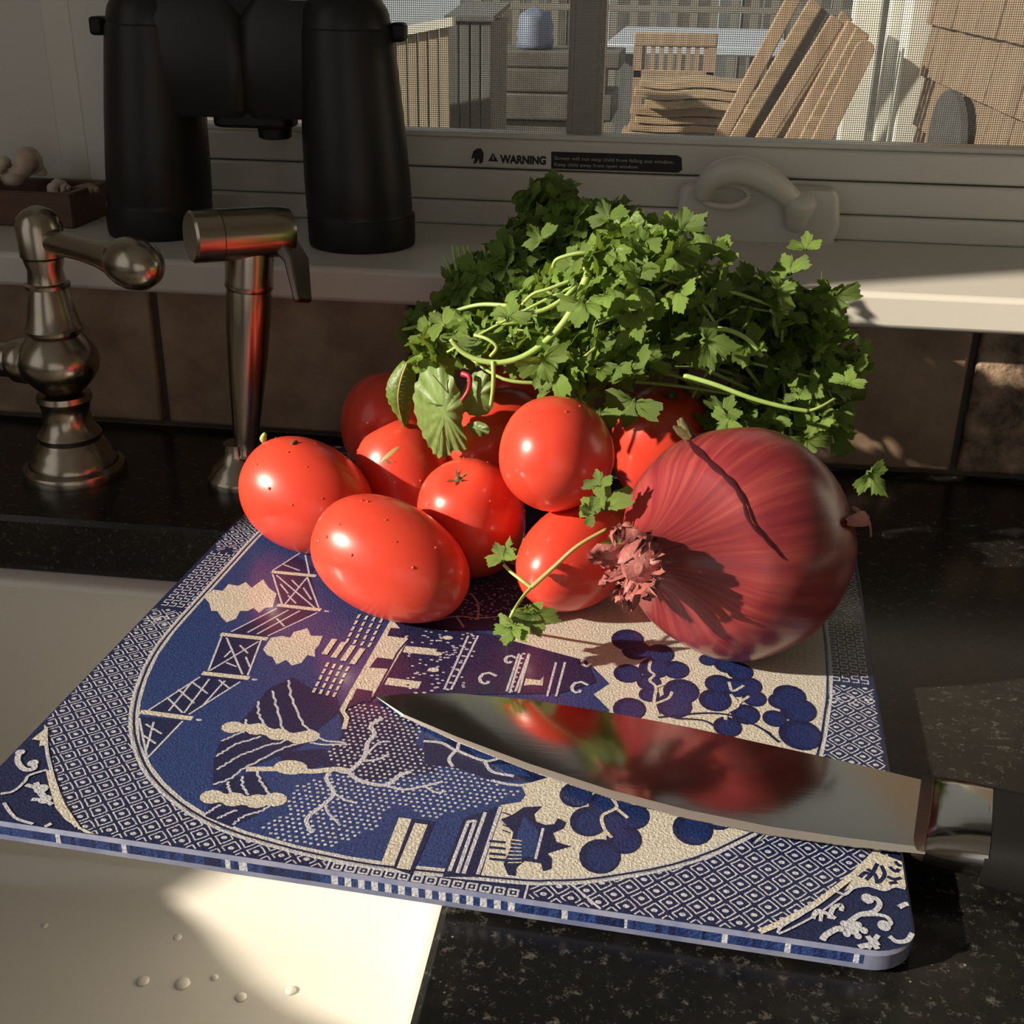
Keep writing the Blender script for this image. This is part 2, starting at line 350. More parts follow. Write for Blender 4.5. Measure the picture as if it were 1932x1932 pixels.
# ---- worktop with the sink cut-out
def worktop():
    mb = MB(); inner = rrect(SX0,SX1,SY0,SY1,.022,8,.15); ox0,ox1,oy0,oy1 = HX0+.045,1.25,-.02,YT+.004
    cx, cy = (SX0+SX1)/2, (SY0+SY1)/2
    ins = rrect(SX0-.0025,SX1+.0025,SY0-.0025,SY1+.0025,.0245,8,.1525)
    def outp(p):
        dx, dy = p[0]-cx, p[1]-cy; t = 1e9
        if dx > 1e-9: t = min(t,(ox1-cx)/dx)
        if dx < -1e-9: t = min(t,(ox0-cx)/dx)
        if dy > 1e-9: t = min(t,(oy1-cy)/dy)
        if dy < -1e-9: t = min(t,(oy0-cy)/dy)
        return (cx+dx*t, cy+dy*t)
    # insert the outer corners
    pts = []
    corners = [(ox1,oy1),(ox0,oy1),(ox0,oy0),(ox1,oy0)]
    n = len(inner); out = [outp(p) for p in inner]
    vs = [(x,y,0) for x,y in out]+[(x,y,0) for x,y in ins]+[(x,y,-.0025) for x,y in inner]+[(x,y,-.03) for x,y in inner]+[(x,y,-.03) for x,y in out]
    fs = []
    for r in range(4):
        for k in range(n): fs.append((r*n+k, r*n+(k+1)%n, (r+1)*n+(k+1)%n, (r+1)*n+k))
    for k in range(n): fs.append((4*n+k, 4*n+(k+1)%n, (k+1)%n, k))
    mb.add(vs, fs)
    base = len(mb.v)
    # fill the four outer corner triangles left by the radial mapping
    for k in range(n):
        a, c = out[k], out[(k+1)%n]
        if abs(a[0]-c[0]) > 1e-6 and abs(a[1]-c[1]) > 1e-6:
            q = max(corners, key=lambda w: -((w[0]-a[0])**2+(w[1]-a[1])**2) - ((w[0]-c[0])**2+(w[1]-c[1])**2))
            mb.add([(*a,0),(*q,0),(*c,0),(*a,-.03),(*q,-.03),(*c,-.03)], [(0,1,2),(5,4,3),(0,3,4,1),(1,4,5,2)])
    return mb
wt = build('worktop', worktop(), M['granite'], auto=30)
tag(wt, 'polished black granite worktop with pale flecks around the white sink', 'countertop')

# ---- sink
sk = empty('sink', (-.37,.358,-.235), 'white enamel sink basin set under the black granite worktop', 'sink')
def ring(gx, z, r): return [(x,y,z) for x,y in rrect(SX0-gx,SX1+gx,SY0-gx,SY1+gx,r,8,r+.11)]
rings = [ring(.024,-.0305,.05), ring(.0,-.0305,.03), ring(-.007,-.0310,.03), ring(-.0095,-.0325,.031), ring(-.0105,-.036,.032), ring(-.0108,-.05,.033)]
for i in range(9):
    a = R(90*i/8); rings.append(ring(-.0125-.045*(1-math.cos(a)), -.175-.045*math.sin(a), .036+.0*i))
rings.append(ring(-.12,-.2205,.03))
b = MB().loft(rings, caps=False); n = len(rings[0]); b.f.append(tuple((len(rings)-1)*n+k for k in range(n))); b.mi.append(0)
outer = [ring(.024,-.0315,.05), ring(.010,-.04,.05), ring(.008,-.20,.05), ring(-.03,-.235,.04)]
b2 = MB().loft(outer, caps=False); b2.f.append(tuple(3*n+k for k in range(n))); b2.mi.append(0)
build('basin', b, M['sink'], sk, auto=60); build('basin_shell', b2, M['sink'], sk, auto=60)
build('drain', MB().lathe((-.40,.36,-.2215), (0,0,1), [(0,.045),(.003,.045),(.004,.04),(.002,.03)]), M['nickel'], sk, auto=40)
dmb = MB()
for px, py, r in ((270,1850,.0035),(345,1855,.004),(405,1843,.002),(455,1880,.003),(548,1868,.003),(335,1768,.0025),(252,1748,.0015),(85,1745,.002),(120,1700,.002)):
    P = az(px,py,-.2195); dmb.lathe((P.x,P.y,-.2200),(0,0,1),[(0,r),(r*.25,r*.9),(r*.42,r*.55),(r*.5,.0001)],14)
tag(build('water_drops', dmb, M['drop'], sk, smooth=True), kind='stuff')

# ---- window: sill, reveal, frame, sashes, screen, glass
YS = 0.626; ZS = 0.109
sl = struct('trim_1', MB().box((HX0+.05,YS,.0895),(1.2,.765,ZS)), M['white'], bevel=.003)      # the sill board
sl['label'] = 'white painted window sill board over the stone tiles'
struct('trim_2', MB().box((RX0+.001,.770,ZS),(WX0-.001,.80,.949)), M['white'], bevel=.002)
struct('trim_3', MB().box((ay(92,150,.765).x,.7655,ZS),(WX0-.0015 if ay(92,150,.765).x < WX0-.003 else WX0+.02,.7698,.94)), M['vinyl'], bevel=.001)
win = struct('window_1', MB().box((WX0,.758,ZS),(WX1,.80,.1235)), M['vinyl'], bevel=.0015)
def wpart(name, lo, hi, mt, bev=.0015): return struct(name, MB().box(lo,hi), mt, win, bevel=bev)
wpart('frame_rail', (WX0,.7635,.1238),(WX1,.80,.1428), M['vinyl'])
wpart('sash_rail', (WX0+.02,.7665,.1436),(WX1,.80,.1612), M['vinyl'])
wpart('screen_rail', (WX0+.02,.7715,.1612),(WX1,.79,.1645), M['vinyl'], .0006)
wpart('frame_stile', (WX0,.76,.1237),(WX0+.03,.80,WZ1), M['vinyl'])
wpart('sash_stile', (WX0+.031,.7675,.1438),(WX0+.05,.80,WZ1), M['vinyl'])
wpart('meeting_stile', (-.0725,.786,.160),(-.0500,.81,WZ1), M['vinyl'], .002)
wpart('meeting_stile', (-.0690,.7835,.160),(-.0535,.787,WZ1), M['vinyl'], .001)
wpart('frame_stile', (WX1-.03,.76,.1237),(WX1,.80,WZ1), M['vinyl'])
wpart('frame_head', (WX0,.76,WZ1-.03),(WX1,.80,WZ1), M['vinyl'])
wpart('pane', (WX0+.045,.797,.155),(-.060,.7985,WZ1-.02), M['pane'], 0)
wpart('pane', (-.060,.801,.155),(WX1-.02,.8025,WZ1-.02), M['pane'], 0)
mb = MB(); w = .00014; pit = .00128; y0 = .7805; x = WX0+.05; zt = .62
while x < .40: mb.box((x-w,y0-w,.1635),(x+w,y0+w,zt)); x += pit
z = .1645
while z < zt: mb.box((WX0+.05,y0-w*1.5,z-w),(.40,y0+w*.6,z+w)); z += pit
scr = struct('insect_screen', mb, M['screen'], win); scr['kind'] = 'stuff'

# ---- warning sticker on the sash rail
YL = .7663
st = empty('warning_label', ay(1090,305,YL), 'black and clear WARNING sticker on the white sash rail', 'sticker')
def on_face(px, py): return ay(px, py, YL)
def text(s, a, c, hgt, mt, name, parent, bold=0.0, y=YL):
    """flat lettering between two points of the frame, its baseline from a to c"""
    cu = bpy.data.curves.new('t','FONT'); cu.body = s; cu.size = 1; cu.offset = bold
    to = bpy.data.objects.new('t', cu); COL.objects.link(to); bpy.context.view_layer.update()
    me = bpy.data.meshes.new_from_object(to.evaluated_get(bpy.context.evaluated_depsgraph_get())); bpy.data.objects.remove(to); bpy.data.curves.remove(cu)
    xs = [v.co.x for v in me.vertices]; ys = [v.co.y for v in me.vertices]; x0, x1 = min(xs), max(xs)
    capH = 0.70; u = (c-a); L = u.length; u = u.normalized(); up = Vector((0,0,1))
    org = Vector((0,0,0)); p = parent
    while p is not None: org = org + p.location; p = p.parent
    for v in me.vertices:
        P = a + u*((v.co.x-x0)/(x1-x0)*L) + up*(v.co.y/capH*hgt); P.y = y-.00012; v.co = P-org
    me.materials.clear(); me.materials.append(mt); o = bpy.data.objects.new(name, me); COL.objects.link(o); o.parent = parent; return o
q = [(1040,286),(1278,293),(1286,298),(1287,320),(1280,326),(1040,318)]
build('black_panel', MB().prism([on_face(*p)+Vector((0,-.0001,0)) for p in q], (0,.0002,0)), M['ink'], st)
text('WARNING', on_face(943,307), on_face(1030,310), .0047, M['ink'], 'warning_word', st, .05)
text('Screen will not stop child from falling out window.', on_face(1046,301), on_face(1272,309), .0021, M['label_text'], 'small_print', st, .004, YL-.0002)
text('Keep child away from open window.', on_face(1046,313), on_face(1205,318), .0021, M['label_text'], 'small_print', st, .004, YL-.0002)
tri = [on_face(921,304),on_face(930,288),on_face(940,305)]
o = build('warning_triangle', MB().prism([p+Vector((0,-.0001,0)) for p in tri], (0,.0002,0)), M['ink'], st)
build('triangle_mark', MB().prism([on_face(929,301)+Vector((0,-.00025,0)),on_face(929.4,293)+Vector((0,-.00025,0)),on_face(931.2,293)+Vector((0,-.00025,0)),on_face(931.6,301)+Vector((0,-.00025,0))],(0,.0001,0)), M['label_text'], o)
fig = [(889,300),(893,285),(900,280),(908,280),(913,290),(911,306),(905,310),(903,299),(899,308),(893,309),(896,298)]
build('falling_child_mark', MB().prism([on_face(*p)+Vector((0,-.0001,0)) for p in fig], (0,.0002,0)), M['ink'], st)

# ---- window crank operator
YC = .757
ck = empty('window_crank', ay(1430,455,YC), 'white folding crank handle on its cover at the foot of the window', 'window crank')
def cp(px, py, y): return ay(px, py, y)
b = MB()
cov = [(1280,452),(1275,420),(1284,352),(1292,343),(1572,352),(1580,365),(1582,420),(1566,460)]
cv0 = [cp(*p,.7575) for p in cov]
cen = sum(cv0, Vector())/len(cv0)
b.loft([cv0, [p+Vector((0,-.010,0)) for p in cv0], [cen+(p-cen)*.93+Vector((0,-.0135,0)) for p in cv0]])
build('cover', b, M['vinyl'], ck, bevel=.0012)
arm = spline([cp(1516,395,.738), cp(1490,372,.732), cp(1450,340,.728), cp(1405,322,.728), cp(1362,326,.730), cp(1334,346,.733), cp(1326,372,.737)],6)
arm_r = [ .0046 + .0036*math.sin(math.pi*i/(len(arm)-1)) for i in range(len(arm))]
build('arm', MB().tube(arm, arm_r, 14), M['vinyl'], ck, smooth=True)
loop = [cp(1368+46*math.cos(a), 372+22*math.sin(a)-4, .737) for a in [2*math.pi*k/20 for k in range(21)]]
build('fold_ring', MB().tube(loop, .0022, 10, caps=False), M['vinyl'], ck, smooth=True)
k0, k1 = cp(1512,378,.730), cp(1495,445,.740)
build('knob', MB().lathe(k0+(k0-k1)*.12, k1-k0, [(0,.004),(.001,.0078),(.004,.0092),(.009,.0085),(.016,.0068),(.0215,.006),(.023,.004)], 24), M['vinyl'], ck, smooth=True)

# ================================================================== faucets
def faucet():
    yb = .582; P0 = az(143,893,0); yb = P0.y
    fa = empty('faucet_valve', (P0.x,P0.y,0), 'brushed nickel faucet valve with ball-tipped lever beside the sprayer', 'faucet')
    def zz(py, px): return ay(px,py,yb).z
    k = mpp(Vector((P0.x,yb,.06)))
    def R_(h): return h*k
    z = lambda py, px=115: zz(py,px)
    # foot
    build('base', MB().lathe((P0.x,yb,0),(0,0,1),[(0,R_(97)),(.004,R_(98)),(.006,R_(95)),(.0075,R_(84)),(.011,R_(82)),(.013,R_(74)),(.016,R_(72)),(.019,R_(62)),(.022,R_(56))],40), M['nickel'], fa, auto=40)
    z1 = .022; z2 = z(748)
    build('lower_column', MB().lathe((P0.x,yb,z1-.001),(0,0,1),[(0,R_(58)),(.003,R_(60)),(.005,R_(55)),((z2-z1)*.35,R_(47)),((z2-z1)*.7,R_(44)),((z2-z1)*.92,R_(47)),(z2-z1,R_(52)),(z2-z1+.003,R_(50))],40), M['nickel'], fa, auto=40)
    zb0 = z(742); zb1 = z(620); prof = []
    for i in range(15):
        t = i/14; a = math.pi*(.10+.78*t); prof.append(((zb1-zb0)*t, R_(74)*math.sin(a)**.8))
    build('ball_body', MB().lathe((P0.x,yb,zb0),(0,0,1),prof,40), M['nickel'], fa, smooth=True)
    zn0 = z(626); zn1 = z(488)
    hn = zn1-zn0
    build('neck', MB().lathe((P0.x,yb,zn0),(0,0,1),[(0,R_(50)),(.002,R_(52)),(.004,R_(48)),(hn*.3,R_(42)),(hn*.55,R_(35)),(hn*.60,R_(33)),(hn*.61,R_(40)),(hn*.66,R_(41)),(hn*.68,R_(34)),(hn*.85,R_(31)),(hn*.97,R_(36)),(hn,R_(36))],40), M['nickel'], fa, auto=40)
    zc0 = z(487); zc1 = z(420); hc = zc1-zc0
    build('hub', MB().lathe((P0.x,yb,zc0),(0,0,1),[(0,R_(36)),(.001,R_(40)),(hc*.9,R_(41)),(hc,R_(38)),(hc*1.12,R_(37)),(hc*1.3,R_(26)),(hc*1.42,R_(10)),(hc*1.45,.0003)],36), M['nickel'], fa, auto=40)
    hb = Vector((P0.x,yb,zc0+hc*.55))
    kn = ay(44,437,yb-.004)
    build('side_cap', MB().lathe(hb, kn-hb, [(0,R_(20)),((kn-hb).length*.75,R_(22)),((kn-hb).length*.9,R_(27)),((kn-hb).length*1.1,R_(24)),((kn-hb).length*1.2,R_(8))],24), M['nickel'], fa, auto=40)
    e = ay(262,500,yb-.032); d = e-hb; L = d.length
    lv = build('lever', MB().lathe(hb, d, [(0,R_(22)),(L*.2,R_(22)),(L*.45,R_(21)),(L*.62,R_(24)),(L*.76,R_(31)),(L*.79,R_(33)),(L*.80,R_(30))],28), M['nickel'], fa, auto=40)
    build('ball_tip', MB().lathe(hb+d*.78, d, [(0,R_(31)),(L*.03,R_(37)),(L*.10,R_(43)),(L*.18,R_(45)),(L*.27,R_(41)),(L*.34,R_(30)),(L*.385,R_(14)),(L*.395,.0003)],32), M['nickel'], lv, smooth=True)
    pz = z(684); P = Vector((P0.x,yb,pz))
    build('bridge_pipe', MB().tube([P+Vector((-.012,0,0)),P+Vector((-.30,0,0))], R_(33), 24), M['nickel'], fa, auto=40)
    build('pipe_collar', MB().lathe(P+Vector((-.014,0,0)),(-1,0,0),[(0,R_(36)),(.004,R_(44)),(.010,R_(42)),(.013,R_(34))],32), M['nickel'], fa, auto=40)
faucet()
def sprayer():
    P0 = az(452,912,0); yb = P0.y
    sp = empty('side_sprayer', (P0.x,yb,0), 'brushed nickel pull-out side sprayer with thumb lever', 'sprayer')
    k = mpp(Vector((P0.x,yb,.08)))
    bt = ay(463,868,yb); tp = ay(470,540,yb+.004)
    build('escutcheon', MB().lathe((P0.x,yb,0),(0,0,1),[(0,62*k),(.004,63*k),(.006,60*k),(.008,52*k),(.011,48*k),(.013,36*k),(.019,26*k),(.024,25*k)],36), M['nickel'], sp, auto=40)
    d = tp-bt; L = d.length
    build('handle', MB().lathe(bt, d, [(-.012,20*k),(0,22*k),(.003,26*k),(.005,21*k),(L*.12,23*k),(L*.35,31*k),(L*.6,38*k),(L*.8,41*k),(L*.96,42*k),(L,41*k)],32), M['nickel'], sp, auto=40)
    n1 = ay(472,432,yb+.004); dn = n1-tp
    build('collar', MB().lathe(tp-dn*.06, dn, [(0,41*k),(.002,45*k),(.004,44*k),(dn.length*.55,44*k),(dn.length*.85,40*k)],32), M['nickel'], sp, auto=40)
    h0 = ay(358,447,yb-.018); h1 = ay(545,436,yb+.014); dh = h1-h0; Lh = dh.length; r = 46*k
    hd = build('head', MB().lathe(h0+dh*.28, dh, [(0,r*1.0),(Lh*.5,r),(Lh*.66,r*.98),(Lh*.72,r*.9),(Lh*.74,r*.6)],36), M['nickel'], sp, auto=40)
    build('spray_face', MB().lathe(h0, dh, [(0,r*.9),(.0012,r*1.0),(Lh*.27,r*1.01),(Lh*.285,r*.96)],36), M['nickel'], hd, auto=40)
    a = ay(520,440,yb+.012); c = ay(572,570,yb-.004); mid = (a+c)/2+Vector((.004,0,.004))
    b = MB(); rr = []
    for p, wd, th in ((a,.008,.005),(mid,.0075,.0028),(c,.006,.0016)):
        t = (c-a).normalized(); sd_ = t.cross(Vector((.2,.98,0))).normalized(); up = t.cross(sd_)
        rr.append([p+sd_*th+up*wd, p-sd_*th+up*wd, p-sd_*th-up*wd, p+sd_*th-up*wd])
    b.loft(rr); build('thumb_lever', b, M['nickel_dark'], sp, bevel=.0012)
sprayer()

# ================================================================== binoculars on the sill
def binoculars():
    yb = .694
    root = empty('binoculars', (-.238,yb,ZS), 'black rubber-armoured binoculars standing upright on the white sill', 'binoculars')
    def barrel(x0, ztop, xt, shift):
        prof = [(0,.0285),(.001,.0300),(.004,.0308),(.018,.0309),(.0195,.0305),(.021,.0309),(.04,.0306),(.07,.0292),(.10,.0272),(.118,.0258),(.119,.0251),(.121,.0250),(.128,.0236),(.134,.0200),(.138,.015)]
        mb = MB(); n = 40; rings = []
        for h, r in prof:
            t = h/.138; cx = x0+(xt-x0)*t
            rings.append([(cx+r*math.cos(2*math.pi*k/n), yb+shift+r*math.sin(2*math.pi*k/n), ZS+h) for k in range(n)])
        mb.loft(rings)
        o = build('barrel', mb, M['rubber'], root, auto=30)
        build('objective_ring', MB().lathe((x0,yb+shift,ZS),(0,0,1),[(.0005,.0309),(.003,.0314),(.0172,.0315),(.0180,.0311)],40), M['rubber_soft'], o, auto=30)
        build('eyepiece', MB().lathe((xt,yb+shift,ZS+.13),(0,0,1),[(0,.0175),(.012,.0185),(.028,.0195),(.030,.016),(.027,.013)],32), M['rubber_soft'], o, auto=30)
    barrel(-.3110,.138,-.3030,.004); barrel(-.1828,.138,-.1880,-.004)
    zb = ZS+.0705
    b = MB(); prof = []
    # prism housings bulge to the centre, joined by the hinge bridge
    for (x0,x1) in ((-.307,-.241),(-.249,-.186)):
        rings = []
        for z, ins, dy in ((zb,.003,.015),(zb+.004,.001,.0175),(zb+.03,0,.0185),(zb+.052,.001,.0180),(zb+.062,.006,.014)):
            rings.append([(x,y,z) for x,y in rrect(x0+ins,x1-ins,yb-dy,yb+dy,.012,5)])
        o = build('prism_housing', MB().loft(rings), M['rubber'], root, auto=35)
    br = [(x,y) for x,y in rrect(-.268,-.221,yb-.012,yb+.012,.008,5)]
    build('bridge', MB().loft([[(x,y,zb-.006) for x,y in br],[(x,y,zb+.068) for x,y in br]]), M['rubber_soft'], root, bevel=.002)
    build('hinge_cap', MB().lathe((-.2335,yb,zb-.0125),(0,0,1),[(0,.008),(.001,.0095),(.006,.0098),(.008,.007)],24), M['rubber_soft'], root, auto=35)
    build('focus_wheel', MB().lathe((-.245,yb,zb+.068),(0,0,1),[(0,.013),(.002,.014),(.014,.014),(.016,.012)],32), M['rubber_soft'], root, auto=35)
    for x, s in ((-.3335,-1),(-.1585,1)):
        build('strap_lug', MB().box((x-.004,yb-.006,ZS+.112),(x+.004,yb+.006,ZS+.122)), M['rubber_soft'], root, bevel=.002)
binoculars()

# ================================================================== tray with shells
def tray():
    x1 = ay(196,400,.70).x
    t = empty('wooden_tray', (-.40,.705,ZS), 'small dark wooden tray of shells on the sill end', 'tray')
    z0 = ZS; z1 = ZS+.021
    cR = az(140,432,ZS); y0 = cR.y; x1 = cR.x; y1 = y0+.055; x0 = -.455
    build('front_side', MB().box((x0,y0,z0),(x1,y0+.006,z1)), M['wood_dark'], t, bevel=.001)
    build('back_side', MB().box((x0,y1-.006,z0),(x1,y1,z1)), M['wood_dark'], t, bevel=.001)
    build('end_side', MB().box((x1-.006,y0+.0062,z0),(x1,y1-.0062,z1)), M['wood_dark'], t, bevel=.001)
    build('end_side', MB().box((x0,y0+.0062,z0),(x0+.006,y1-.0062,z1)), M['wood_dark'], t, bevel=.001)
    build('bottom', MB().box((x0+.006,y0+.0062,z0),(x1-.006,y1-.0062,z0+.005)), M['wood_dark'], t)
    def shell(name, c, ax, size, label, turns=2.6, mt='shell'):
        mb = MB(); N = 70; nn = 12; rings = []; ax = Vector(ax).normalized(); u = ax.orthogonal().normalized(); w = ax.cross(u)
        for i in range(N):
            s = i/(N-1); a = 2*math.pi*turns*s; g = math.exp(2.1*(s-1)); cr = size*.42*g; tr = size*.40*g
            cen = Vector(c)+ax*(size*1.25*(1-g)-size*.4)+(u*math.cos(a)+w*math.sin(a))*cr
            rad = (u*math.cos(a)+w*math.sin(a))
            rings.append([cen+(rad*math.cos(2*math.pi*k/nn)+ax*math.sin(2*math.pi*k/nn))*tr*(1+.12*math.cos(7*a)) for k in range(nn)])
        mb.loft(rings); o = build(name, mb, M[mt], None, smooth=True); tag(o, label, 'seashell')
    yc = (y0+y1)/2
    shell('seashell', (ay(38,348,yc).x,yc,z1+.008), (-.75,-.55,.3), .023, 'large cream spiral seashell with dark opening in the wooden tray')
    shell('seashell', (ay(118,368,yc).x,yc-.002,z1-.002), (.9,-.3,.2), .012, 'smaller tan seashell lying flat at the tray end')
    for k, (a, c) in enumerate((((150,352),(188,372)),((128,366),(176,360)))):
        A, C = ay(*a,yc+.006), ay(*c,yc-.002); A.z = max(A.z, z1-.004); C.z = max(C.z,z1-.002)
        o = build('driftwood_twig', MB().tube(spline([A,(A+C)/2+Vector((0,0,.002)),C],4), [.0012]*4+[.002]*5, 8), M['twig'], None, smooth=True)
        tag(o, ('thin dry twig resting in the shell tray, sloping down to the binoculars','thin dry twig lying level across the shell tray')[k], 'twig', 'twigs in the tray')
tray()

# ================================================================== glass cutting board with its printed pattern
ZB = 0.0090; BETA = R(-3.12); BW, BD = 0.300, 0.338
BX = Vector((math.cos(BETA), math.sin(BETA), 0)); BY = Vector((-math.sin(BETA), math.cos(BETA), 0)); BO = Vector((-.21734,.27897,0))
def bw(u, v, z=ZB): P = BO+BX*u+BY*v; P.z = z; return P
def bd(px, py):
    P = az(px, py, ZB)-BO; return (P.dot(BX), P.dot(BY))
def board():
    root = empty('cutting_board', bw(.15,.17,0), 'glass cutting board printed in blue and white willow scenery under the vegetables', 'cutting board')
    out = rrect(0,BW,0,BD,.014,8)
    def lay(ins, z):
        return [bw(u,v,z) for u,v in rrect(ins,BW-ins,ins,BD-ins,.014-ins,8)]
    build('glass_slab', MB().loft([lay(.0008,.0018), lay(0,.0026), lay(0,.0078), lay(.0012,ZB-.0001)]), M['glass_edge'], root, auto=30)
    for u, v in ((.02,.02),(BW-.02,.02),(.02,BD-.02),(BW-.02,BD-.02)):
        build('rubber_foot', MB().lathe(bw(u,v,0.0002),(0,0,1),[(0,.006),(.0016,.005)],16), M['rubber_soft'], root)
    MATS = [M['p_navy'], M['p_blue'], M['p_cream'], M['p_pale'], M['p_mid']]; NAVY, BLUE, CREAM, PALE, MID = 0, 1, 2, 3, 4
    mb = MB(); zc = [ZB]
    cnt = [0]
    def up(k=1): zc[0] += .0000095*k
    def nz():                                 # keeps overlapping strokes of one layer from being coplanar
        cnt[0] += 1; return zc[0]+(cnt[0]%17)*5e-7
    def inside(poly, u, v):
        c = False; j = len(poly)-1
        for i in range(len(poly)):
            a, b_ = poly[i], poly[j]
            if (a[1] > v) != (b_[1] > v) and u < (b_[0]-a[0])*(v-a[1])/(b_[1]-a[1])+a[0]: c = not c
            j = i
        return c
    def ok(u, v): return .0012 < u < BW-.0012 and .0012 < v < BD-.0012
    def poly(pts, c, clip=None):
        pts = [(min(max(u,.001),BW-.001), min(max(v,.001),BD-.001)) for u,v in pts]
        P = [Vector((u,v,0)) for u,v in pts]
        fs = []
        for t in tessellate_polygon([P]):
            a,b_,d = (P[i] for i in t)
            if (b_-a).cross(d-a).length > 1e-12: fs.append(t if (b_-a).cross(d-a).z > 0 else (t[2],t[1],t[0]))
        z = nz(); mb.add([bw(p.x,p.y,z) for p in P], fs, c)
    def line(pts, w, c, keep=None):
        """ribbon of width w along board points"""
        P = [Vector((u,v)) for u,v in pts]; P = [q for i,q in enumerate(P) if i == 0 or (q-P[i-1]).length > 1e-6]
        run = []
        def flush():
            if len(run) > 1:
                z = nz(); vs = []
                for i, q in enumerate(run):
                    d = (run[min(i+1,len(run)-1)]-run[max(i-1,0)]).normalized(); n = Vector((-d.y,d.x))*(w/2)
                    if i == 0: q = q-d*w*.2
                    if i == len(run)-1: q = q+d*w*.2
                    vs += [bw(*(q-n),z), bw(*(q+n),z)]
                mb.add(vs, [(2*i,2*i+2,2*i+3,2*i+1) for i in range(len(run)-1)], c)
            run.clear()
        for q in P:
            if ok(*q) and (keep is None or keep(*q)): run.append(q)
            else: flush()
        flush()
    def blob(u, v, ru, rv, c, n=14, rot=0):
        pts = []
        for k in range(n):
            a = 2*math.pi*k/n; x, y = ru*math.cos(a), rv*math.sin(a); pts.append((u+x*math.cos(rot)-y*math.sin(rot), v+x*math.sin(rot)+y*math.cos(rot)))
        if all(ok(*p) for p in pts): z = nz(); mb.add([bw(*p,z) for p in pts],[tuple(range(n))],c)
    def C(crop, pts):                       # coordinates read off enlarged views of the pattern
        ox, oy, s = {3:(0,950,2.76),4:(350,1100,2.972),5:(800,1150,2.972),6:(1250,1150,2.4707)}[crop]
        return [bd(ox+x/s, oy+y/s) for x,y in pts]
    rg = random.Random(11)
    def wob(pts, n=5): return [(p.x,p.y) for p in spline([Vector((u,v,0)) for u,v in pts], n)]
    # ---- navy ground
    poly(rrect(.0009,BW-.0009,.0009,BD-.0009,.0132,8), NAVY); up()
    # ---- the central medallion outline, read on the near half and mirrored to the far half
    near = (C(3,[(1370,150),(1180,345),(1000,530),(880,665),(790,790),(730,920),(695,1040),(685,1150),(700,1250),(745,1370),(820,1470),(920,1560),(1060,1650),(1250,1730),(1500,1800)])
          + C(4,[(600,1500),(900,1565),(1200,1610),(1600,1650),(1932,1680)]) + C(5,[(700,1530),(900,1525),(1150,1490),(1400,1440),(1650,1355),(1932,1220)])
          + C(6,[(420,1090),(540,1000),(640,900),(700,780),(740,650),(765,500),(780,330),(783,150)]))
    near = [p for p in near if p[1] < BD/2]
    oval = near + [(u, BD-v) for u,v in reversed(near)]
    oval_s = wob(oval+[oval[0]],3)
    def in_oval(u, v): return inside(oval, u, v)
    # ---- corner medallions
    bl = C(3,[(240,1170),(246,1300),(300,1500),(380,1660),(470,1770)]); br = C(6,[(1010,1120),(900,1230),(800,1310),(690,1390),(560,1460),(440,1510)])
    blp = bl+[(bl[-1][0],0),(0,0),(0,bl[0][1])]; brp = br+[(br[-1][0],0),(BW,0),(BW,br[0][1])]
    def in_corner(u, v):
        if v < BD/2: return inside(blp,u,v) or inside(brp,u,v)
        for cu, cv in ((u,v),(BW-u,v),(u,BD-v),(BW-u,BD-v)):
            if math.hypot(cu+.004,cv+.006) < .054: return True
        return False
    # ---- border lattice: dots with paired strokes on a diamond grid
    p = .0082
    kb = lambda u,v: ok(u,v) and not in_oval(u,v) and not in_corner(u,v)
    def band(u, v): return (abs(u-.156)<.030 and (v<.03 or v>BD-.03)) or (abs(v-BD/2)<.028 and (u<.03 or u>BW-.03))
    ni = int(BW/p)+2; nj = int(BD/p)+2
    for i in range(-1,ni):
        for j in range(-1,nj):
            for off in (0,.5):
                u, v = (i+off)*p, (j+off)*p
                if band(u,v): continue
                if kb(u,v): blob(u,v,.00105,.0008,PALE,8)
                for sx, sy in ((1,1),(1,-1)):
                    d = Vector((sx,sy)).normalized(); nn = Vector((-d.y,d.x)); cm = Vector((u,v))+Vector((sx,sy))*p*.25
                    for o_ in (-.00075,.00075):
                        L = .0021
                        a, b_ = cm+d*o_-nn*L+d*rg.uniform(-.0002,.0002), cm+d*o_+nn*L*rg.uniform(.8,1.1)
                        if not band(*cm): line([a,(a+b_)/2+d*.00012,b_],.00050,PALE,kb)
    # side bands of small key fret, front band of squares
    up()
    for s in (0,1):
        for r in range(5):
            uu = .0045+.0036*r
            for k in range(22):
                vv = BD/2-.026+k*.0024
                U = uu if s == 0 else BW-uu
                if in_oval(U,vv): continue
                line([(U-.0012,vv),(U+.0012,vv)],.0006,PALE); 
                if k%2: line([(U-.0012,vv),(U-.0012,vv+.0024)],.0005,PALE)
                else: line([(U+.0012,vv),(U+.0012,vv+.0024)],.0005,PALE)
        U0, U1 = (.0025,.024) if s == 0 else (BW-.0025,BW-.022)
        for vv in (BD/2-.030,BD/2-.034,BD/2+.030,BD/2+.034): line([(U0,vv),(U1,vv+.004)],.0007,PALE,lambda u,v: not in_oval(u,v))
        for k in range(26):
            u_, v_ = (rg.uniform(.003,.02), rg.uniform(BD/2-.042,BD/2-.035)); u_ = u_ if s == 0 else BW-u_
            if not in_oval(u_,v_): blob(u_,v_,.0006,.0006,PALE,6)
